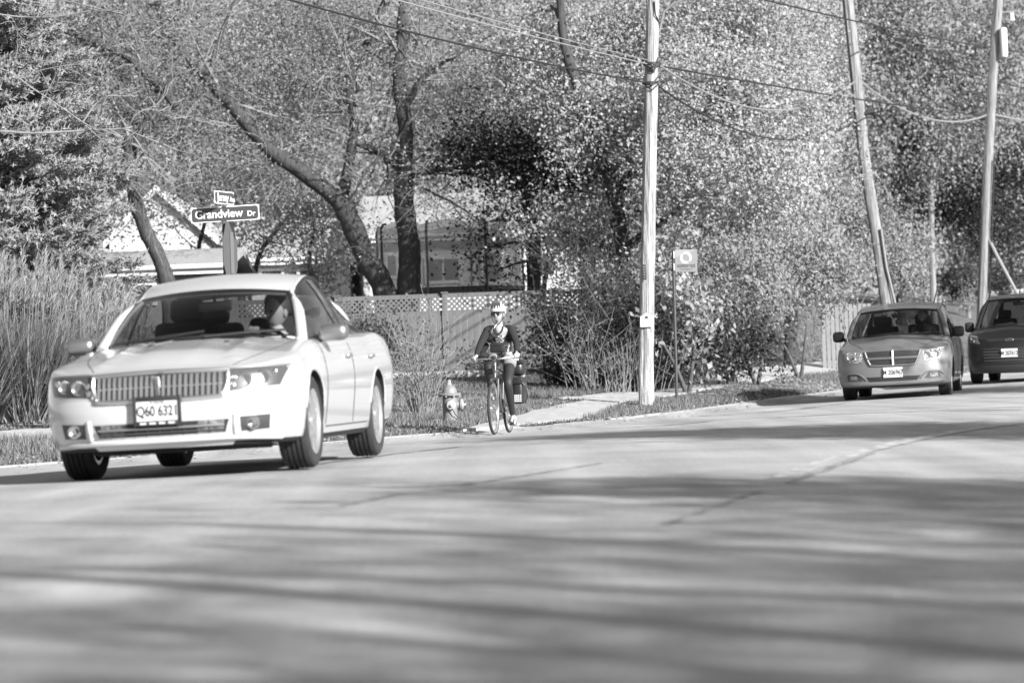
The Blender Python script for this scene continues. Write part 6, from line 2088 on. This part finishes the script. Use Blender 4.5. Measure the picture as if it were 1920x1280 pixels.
fr.build('frame', 'frame', bike)
fk = MB(); fk.tube([HTb + Vector((-0.05, -0.012, -0.02)), HTb + Vector((0.05, -0.012, -0.02))], 0.016, 8)
for sx in (-1, 1):
    fk.tube([HTb + Vector((sx * 0.045, -0.01, -0.02)), Vector((sx * 0.05, -0.50, 0.55)), FA + Vector((sx * 0.052, 0, 0))], [0.014, 0.013, 0.009], 8)
fk.build('fork', 'frame', bike)
MB().tube([HT, HT + Vector((0, 0.01, 0.055)), HT + Vector((0, -0.06, 0.085))], 0.015, 10).build('stem', 'satin', bike)
HB = HT + Vector((0, -0.06, 0.085))
GR = {1: Vector((0.275, -0.345, 1.01)), -1: Vector((-0.275, -0.345, 0.985))}
hb = MB().tube(bez([GR[-1] + Vector((-0.04, 0.05, 0)), GR[-1], HB + Vector((-0.12, 0.0, 0)), HB, HB + Vector((0.12, 0.0, 0)), GR[1], GR[1] + Vector((0.04, 0.05, 0))], 5), 0.0125, 10).build('handlebar', 'satin', bike)
for sx in (-1, 1):
    MB().tube([GR[sx] - Vector((sx * 0.03, 0.02, 0)), GR[sx] + Vector((sx * 0.045, 0.055, 0))], 0.017, 10).build('grip', 'black_plastic', hb)
    MB().tube([GR[sx] + Vector((-sx * 0.05, -0.04, -0.01)), GR[sx] + Vector((-sx * 0.02, -0.06, -0.035)), GR[sx] + Vector((sx * 0.03, -0.03, -0.05))], 0.006, 6).build('brake_lever', 'satin', hb)
    MB().tube(bez([GR[sx] + Vector((-sx * 0.06, -0.03, 0)), GR[sx] + Vector((-sx * 0.14, -0.13, 0.03)), Vector((sx * 0.03, -0.52, 0.95)), Vector((sx * 0.015, -0.47, 0.80))], 5), 0.004, 5, False).build('brake_cable', 'black_plastic', hb)
mi = MB().tube([GR[1] + Vector((0.04, 0.05, 0)), GR[1] + Vector((0.09, 0.03, 0.06))], 0.006, 6).build('mirror_stalk', 'satin', hb)
MB().lathe([(0.002, -0.012), (0.03, -0.012), (0.038, -0.004), (0.036, 0.006), (0.002, 0.006)], 18, axis='y', c=GR[1] + Vector((0.105, 0.03, 0.085))).build('mirror', 'black_plastic', mi)
MB().rbox((0, -0.47, 1.0), (0.06, 0.05, 0.045), 0.012).build('headlamp', 'black_plastic', bike)
SAD = Vector((0, 0.20, 0.955))
MB().tube([ST, SAD - Vector((0, 0, 0.04))], 0.013, 10).build('seat_post', 'satin', bike)
sad = MB().ball((0, 0, 0), (0.5, 0.5, 0.5), 20, 10)
sad.v = [(x * (0.17 if y > 0 else 0.17 * max(0.3, 1 + y * 1.5)), y * 0.27 + SAD.y, z * 0.07 + SAD.z) for x, y, z in sad.v]
sad.build('saddle', 'leather', bike)
cr = MB().lathe([(0.01, -0.008), (0.085, -0.006), (0.092, -0.002), (0.092, 0.002), (0.085, 0.006), (0.01, 0.008)], 30, axis='x', c=(-0.05, 0, 0.285)).build('chainring', 'satin', bike)
PED = {1: Vector((0.13, 0.035, 0.285 - 0.165)), -1: Vector((-0.13, -0.035, 0.285 + 0.165))}
for sx in (-1, 1):
    cn = MB().tube([BB + Vector((sx * 0.05, 0, 0)), Vector((sx * 0.075, PED[sx].y, PED[sx].z))], [0.014, 0.011], 8).build('crank', 'satin', bike)
    MB().rbox(PED[sx], (0.09, 0.08, 0.022), 0.006).build('pedal', 'black_plastic', cn)
MB().tube([(-0.052, 0.0, 0.285 + 0.09), (-0.052, 0.45, WR + 0.04), (-0.052, 0.49, WR), (-0.052, 0.45, WR - 0.04), (-0.052, 0.0, 0.285 - 0.09)], 0.005, 5, False).build('chain', 'dark_trim', bike)
rk = MB()
for sx in (-1, 1):
    rk.tube([(sx * 0.06, 0.22, 0.76), (sx * 0.06, 0.62, 0.74)], 0.006, 6)
    rk.tube([(sx * 0.06, 0.5, 0.745), (sx * 0.065, 0.45, WR)], 0.006, 6)
for k in range(4): rk.tube([(-0.06, 0.26 + k * 0.11, 0.757), (0.06, 0.26 + k * 0.11, 0.757)], 0.005, 6)
rk.build('rear_rack', 'dark_trim', bike)
for nm, y0, a0, a1 in (('mudguard', -0.60, 0.3, 2.0), ('mudguard', 0.45, 0.4, 2.9)):
    rows = []
    for a in np.linspace(a0, a1, 14):
        rows.append([(dx, y0 + (WR + 0.014 - abs(dx) * 0.3) * math.cos(a), WR + (WR + 0.014 - abs(dx) * 0.3) * math.sin(a)) for dx in (-0.026, -0.013, 0, 0.013, 0.026)])
    MB().grid(rows).build(nm, 'dark_trim', bike)

def bag(name, label, loc, rot, w, d, h, parts):
    o = empty(name, loc, rot, label, 'bag')
    b = MB().rbox((0, 0, 0), (w, d, h), min(w, d) * 0.3, n=3)
    b.v = [(x * (1.0 - 0.18 * (z / h + 0.5)), y * (1.0 - 0.1 * (z / h + 0.5)), z) for x, y, z in b.v]
    b.build('body', 'leather', o)
    MB().rbox((0, -d * 0.02, h * 0.36), (w * 0.92, d * 1.03, h * 0.25), 0.015, n=2).build('flap', 'leather', o)
    return o
Mb = Matrix.Translation(bike.location) @ Matrix.Rotation(yawB, 4, 'Z')
pn = bag('pannier', 'black leather pannier with checked patch hung beside the rear wheel', Mb @ Vector((0.165, 0.42, 0.56)), (0, 0, yawB), 0.15, 0.32, 0.36, ())
for i in range(4):
    for j in range(4):
        MB().box((-0.035 + 0.025 * i, -0.163, -0.14 + 0.025 * j), (0.016, 0.004, 0.016)).build('check', 'check', pn, smooth=False)
MB().tube([(0.05, -0.15, 0.12), (0.11, -0.13, 0.05), (0.13, -0.12, -0.08), (0.09, -0.14, -0.17)], 0.009, 6).build('strap', 'leather', pn)
MB().tube([(0.0, -0.16, 0.17), (0.09, -0.14, 0.10), (0.15, -0.1, 0.02)], 0.011, 6).build('strap', 'leather', pn)
b2_ = bag('shoulder_bag', 'black bag riding on the rear rack behind the rider', Mb @ Vector((0.11, 0.55, 0.86)), (0, 0, yawB), 0.26, 0.30, 0.22, ())
b3 = bag('handlebar_bag', 'shiny black bag hung behind the handlebar before the rider', Mb @ Vector((0.02, -0.30, 1.13)), (0.25, 0, yawB), 0.20, 0.09, 0.12, ())

# ================= the cyclist
cy = empty('person', bike.location, (0, 0, yawB), 'cyclist in white striped helmet and dark cardigan riding the bicycle', 'person')
hipc, waist, chest, neckb, neckt = Vector((0, 0.20, 1.02)), Vector((0, 0.13, 1.15)), Vector((0, 0.03, 1.31)), Vector((0, 0.0, 1.40)), Vector((0.0, -0.025, 1.47))
SH = {1: Vector((0.155, 0.0, 1.365)), -1: Vector((-0.155, 0.0, 1.365))}
EL = {1: Vector((0.245, -0.12, 1.18)), -1: Vector((-0.24, -0.14, 1.17))}
WRI = {sx: GR[sx] + Vector((-sx * 0.004, 0.075, 0.03)) for sx in (-1, 1)}
HP = {1: Vector((0.095, 0.18, 0.99)), -1: Vector((-0.095, 0.18, 0.99))}
KN = {1: Vector((0.125, -0.20, 0.66)), -1: Vector((-0.13, -0.235, 0.88))}
AN = {1: Vector((0.125, 0.075, 0.235)), -1: Vector((-0.125, 0.03, 0.55))}
TO = {1: Vector((0.135, -0.09, 0.155)), -1: Vector((-0.135, -0.13, 0.49))}
v, e, r = [], [], []
i0 = chain([hipc, waist, chest, neckb, neckt, Vector((0.0, -0.03, 1.53))], [(0.15, 0.11), (0.11, 0.085), (0.115, 0.085), (0.055, 0.05), (0.046, 0.048), (0.05, 0.055)], v, e, r)
for sx in (-1, 1):
    chain([SH[sx], EL[sx], EL[sx].lerp(WRI[sx], 0.5), WRI[sx]], [0.044, 0.040, 0.034, 0.025], v, e, r, 2)
    chain([HP[sx], HP[sx].lerp(KN[sx], 0.45), KN[sx], KN[sx].lerp(AN[sx], 0.4), AN[sx], TO[sx]], [0.080, 0.064, 0.044, 0.044, 0.027, 0.022], v, e, r, 0)
skin_obj('body', v, e, r, 'skin', cy, 2, 0)
M, put, hm = head_parts(cy, Vector((-0.005, -0.045, 1.56)), math.radians(-6), sc=1.0)
put(hm).build('head', 'skin', cy)
nose = MB().add([(-0.014, -0.078, -0.02), (0.014, -0.078, -0.02), (0, -0.108, -0.022), (0, -0.082, 0.03)], [(0, 1, 2), (0, 2, 3), (1, 3, 2), (0, 3, 1)])
put(nose).build('nose', 'skin', cy)
put(MB().tube([(-0.024, -0.078, -0.056), (0, -0.087, -0.054), (0.024, -0.078, -0.056)], 0.006, 6)).build('mouth', mat('lips', 0.25, 0.5), cy)
for sx in (-1, 1):
    put(MB().ball((sx * 0.074, 0.02, 0.0), (0.010, 0.020, 0.030))).build('ear', 'skin', cy)
gl = put(MB().tube([(-0.072, -0.01, 0.022), (-0.066, -0.078, 0.020), (0, -0.093, 0.022), (0.066, -0.078, 0.020), (0.072, -0.01, 0.022)], 0.004, 6)).build('sunglasses', 'lens', cy)
for sx in (-1, 1):
    lp = MB().ball((sx * 0.034, -0.086, 0.010), (0.030, 0.010, 0.020), 14, 8)
    put(lp).build('lens', 'lens', gl)
hb_ = MB().ball((0, 0.045, 0.01), (0.082, 0.075, 0.10), 16, 10)
put(hb_).build('hair', 'hair', cy)
he = MB(); rows = []
for i in range(11):
    a = math.pi / 2 * i / 10
    rows.append([(0.104 * math.cos(w) * math.sin(a) * 1.0, 0.012 + 0.135 * math.sin(w) * math.sin(a), 0.058 + 0.098 * math.cos(a)) for w in np.linspace(0, 2 * math.pi, 33)])
rim_ = rows[-1]
rows.append([(x * 0.985, y * 0.985, z - 0.012 - (0.028 if y > 0.02 else 0.0)) for x, y, z in rim_])
rows.append([(x * 0.90, y * 0.90, z - 0.008) for x, y, z in rows[-1]])
ho = put(he.grid(rows)).build('helmet', 'helmet', cy)
for k in (-2, -1, 0, 1, 2):
    pts = []
    for t in np.linspace(0.30, 1.35, 9):
        w = k * 0.34 * (0.5 + 0.5 * math.sin(t))
        pts.append((0.107 * math.sin(w) * math.sin(t) ** 0.5, 0.012 - 0.138 * math.cos(w) * math.sin(t), 0.060 + 0.100 * math.cos(t)))
    put(MB().tube(pts, [0.004, 0.008, 0.010, 0.011, 0.011, 0.010, 0.009, 0.008, 0.005], 6)).build('vent', 'helmet_dark', ho)
for sx in (-1, 1):
    put(MB().tube([(sx * 0.085, -0.03, 0.03), (sx * 0.072, -0.02, -0.06), (sx * 0.03, -0.045, -0.118), (0, -0.06, -0.125)], 0.006, 6)).build('chin_strap', 'helmet_dark', ho)
put(MB().tube([(0.0, -0.07, -0.125), (-0.015, -0.09, -0.15), (-0.03, -0.095, -0.175)], 0.007, 6)).build('strap_end', 'helmet', ho)
# clothes
v, e, r = [], [], []
chain([hipc + Vector((0, 0, -0.02)), waist, chest + Vector((0, -0.005, 0)), Vector((0, -0.002, 1.375))], [(0.165, 0.125), (0.128, 0.105), (0.125, 0.105), (0.07, 0.07)], v, e, r)
skin_obj('dress', v, e, r, 'dress', cy, 2)
for sx in (-1, 1):
    v, e, r = [], [], []
    chain([HP[sx] + Vector((0, 0.02, 0.02)), HP[sx].lerp(KN[sx], 0.22), HP[sx].lerp(KN[sx], 0.36)], [0.105, 0.100, 0.090], v, e, r)
    skin_obj('skirt', v, e, r, 'skirt', cy, 2)
    v, e, r = [], [], []
    chain([HP[sx].lerp(KN[sx], 0.28), HP[sx].lerp(KN[sx], 0.6), KN[sx], KN[sx].lerp(AN[sx], 0.22), KN[sx].lerp(AN[sx], 0.6), AN[sx]], [0.086, 0.074, 0.060, 0.062, 0.048, 0.038], v, e, r)
    skin_obj('stocking', v, e, r, 'stocking', cy, 2)
    v, e, r = [], [], []
    chain([AN[sx] + Vector((0, 0.03, -0.05)), AN[sx].lerp(TO[sx], 0.4) + Vector((0, 0, -0.025)), TO[sx] + Vector((0, 0, -0.01))], [(0.036, 0.034), (0.042, 0.034), (0.038, 0.022)], v, e, r)
    sh = skin_obj('shoe', v, e, r, 'shoe', cy, 2)
    for t in (0.15, 0.5, 0.8):
        c = AN[sx].lerp(TO[sx], t) + Vector((0, 0, -0.005 - 0.02 * t))
        MB().tube([c + Vector((-0.044, 0, -0.03)), c + Vector((-0.03, 0, 0.012)), c + Vector((0.03, 0, 0.012)), c + Vector((0.044, 0, -0.03))], 0.008, 6).build('shoe_strap', 'shoe_pale', sh)
    v, e, r = [], [], []
    chain([chest + Vector((sx * 0.10, 0.03, -0.12)), chest + Vector((sx * 0.115, 0.02, 0.0)), SH[sx] + Vector((0, 0.005, 0.0)), SH[sx].lerp(EL[sx], 0.5), EL[sx], EL[sx].lerp(WRI[sx], 0.55), EL[sx].lerp(WRI[sx], 0.92)], [(0.078, 0.10), (0.08, 0.10), 0.064, 0.056, 0.047, 0.041, 0.034], v, e, r)
    skin_obj('cardigan', v, e, r, 'knit', cy, 2)
    v, e, r = [], [], []
    chain([Vector((sx * 0.055, 0.05, 1.375)), Vector((sx * 0.11, 0.025, 1.375)), SH[sx] + Vector((sx * 0.012, 0.0, 0.0)), SH[sx].lerp(EL[sx], 0.3)], [(0.052, 0.052), (0.062, 0.062), 0.066, 0.058], v, e, r)
    skin_obj('cardigan_yoke', v, e, r, 'knit', cy, 2)
    hand(None, cy, WRI[sx], GR[sx] + Vector((sx * 0.005, 0.012, 0)), Vector((sx * 0.06, 0.06, 0)), None, sx, 'glove')
v, e, r = [], [], []
chain([Vector((0, 0.12, 1.02)), Vector((0, 0.12, 1.18)), Vector((0, 0.09, 1.32)), Vector((0, 0.06, 1.39))], [(0.15, 0.06), (0.15, 0.06), (0.16, 0.06), (0.09, 0.04)], v, e, r)
skin_obj('cardigan_back', v, e, r, 'knit', cy, 2)
MB().tube(bez([(-0.065, -0.055, 1.415), (-0.05, -0.105, 1.34), (0, -0.125, 1.295), (0.05, -0.105, 1.34), (0.065, -0.055, 1.415)], 5), 0.009, 8).build('necklace', 'knit', cy)
chs = MB().ball((0, -0.060, 1.365), (0.05, 0.035, 0.06), 14, 9); chs.build('neckline', 'skin', cy)
MB().tube([(-0.20, 0.10, 1.19), (-0.26, 0.12, 1.14), (-0.29, 0.13, 1.05), (-0.20, 0.14, 1.0)], [0.05, 0.07, 0.075, 0.06], 10).build('cardigan_hem', 'knit', cy)

# ================= drivers
def driver(label, root, seat, wheel_c, cloth, arm_up=True, hair=True, glasses=False, lean=0.0, wx=0.0):
    M0 = root.matrix_basis if False else Matrix.LocRotScale(root.location, root.rotation_euler, None)
    o = empty('person', root.location, root.rotation_euler, label, 'person')
    s = Vector(seat)
    x = s.x
    hip, ch, nk = s + Vector((0, 0.0, 0.12)), s + Vector((lean, 0.10, 0.47)), s + Vector((lean, 0.07, 0.60))
    v, e, r = [], [], []
    chain([hip, hip.lerp(ch, .5), ch, nk, nk + Vector((0, -0.02, 0.10))], [(0.17, 0.12), (0.15, 0.11), (0.17, 0.11), (0.06, 0.055), (0.055, 0.058)], v, e, r)
    top = wheel_c + Vector((-0.09, 0.075, 0.165)); lo = wheel_c + Vector((0.15, 0.04, 0.05))
    for sx, tgt in ((-1, top), (1, lo)):
        shd = ch + Vector((sx * 0.19, -0.01, 0.05)); el = shd.lerp(tgt, 0.5) + Vector((sx * 0.06, 0.02, -0.12))
        chain([shd, el, tgt + Vector((0, 0.09, 0.0))], [0.065, 0.05, 0.03], v, e, r, 2)
        kn = hip + Vector((sx * 0.11, -0.42, 0.10)); an = kn + Vector((0, -0.25, -0.34))
        chain([hip + Vector((sx * 0.1, -0.03, 0)), kn, an, an + Vector((0, -0.14, -0.03))], [0.09, 0.065, 0.04, 0.035], v, e, r, 0)
        hand(None, o, tgt + Vector((0, 0.085, 0.0)), tgt, Vector((1, 0, 0.3 * sx)), None, sx, 'skin')
    skin_obj('body', v, e, r, cloth, o, 2)
    M, put, hm = head_parts(o, nk + Vector((0, -0.02, 0.17)), -0.55, sc=1.05)
    put(hm).build('head', 'skin', o)
    put(MB().add([(-0.014, -0.078, -0.02), (0.014, -0.078, -0.02), (0, -0.108, -0.022), (0, -0.082, 0.03)], [(0, 1, 2), (0, 2, 3), (1, 3, 2), (0, 3, 1)])).build('nose', 'skin', o)
    put(MB().ball((0, 0.036, 0.050), (0.083, 0.088, 0.090), 16, 10)).build('hair', 'hair', o)
    for sx in (-1, 1):
        put(MB().ball((sx * 0.03, -0.080, 0.018), (0.012, 0.006, 0.007))).build('eye', 'ink', o)
        put(MB().ball((sx * 0.076, 0.02, 0.0), (0.010, 0.020, 0.030))).build('ear', 'skin', o)
    put(MB().tube([(-0.022, -0.08, -0.058), (0, -0.086, -0.058), (0.022, -0.08, -0.058)], 0.005, 6)).build('mouth', 'ink_soft', o)
    return o
driver('driver of the white sedan with one hand on top of the steering wheel', SED, (0.37, 2.20, 0.375), sedan.wheel_c, 'shirt', lean=0.03)
driver('driver of the grey minivan behind its windscreen', VAN, (0.40, 2.25, 0.66), minivan.wheel_c, 'shirt_dark')
driver('driver of the dark compact van behind its windscreen', DV, (0.37, 2.0, 0.70), dvan.wheel_c, 'shirt_dark')
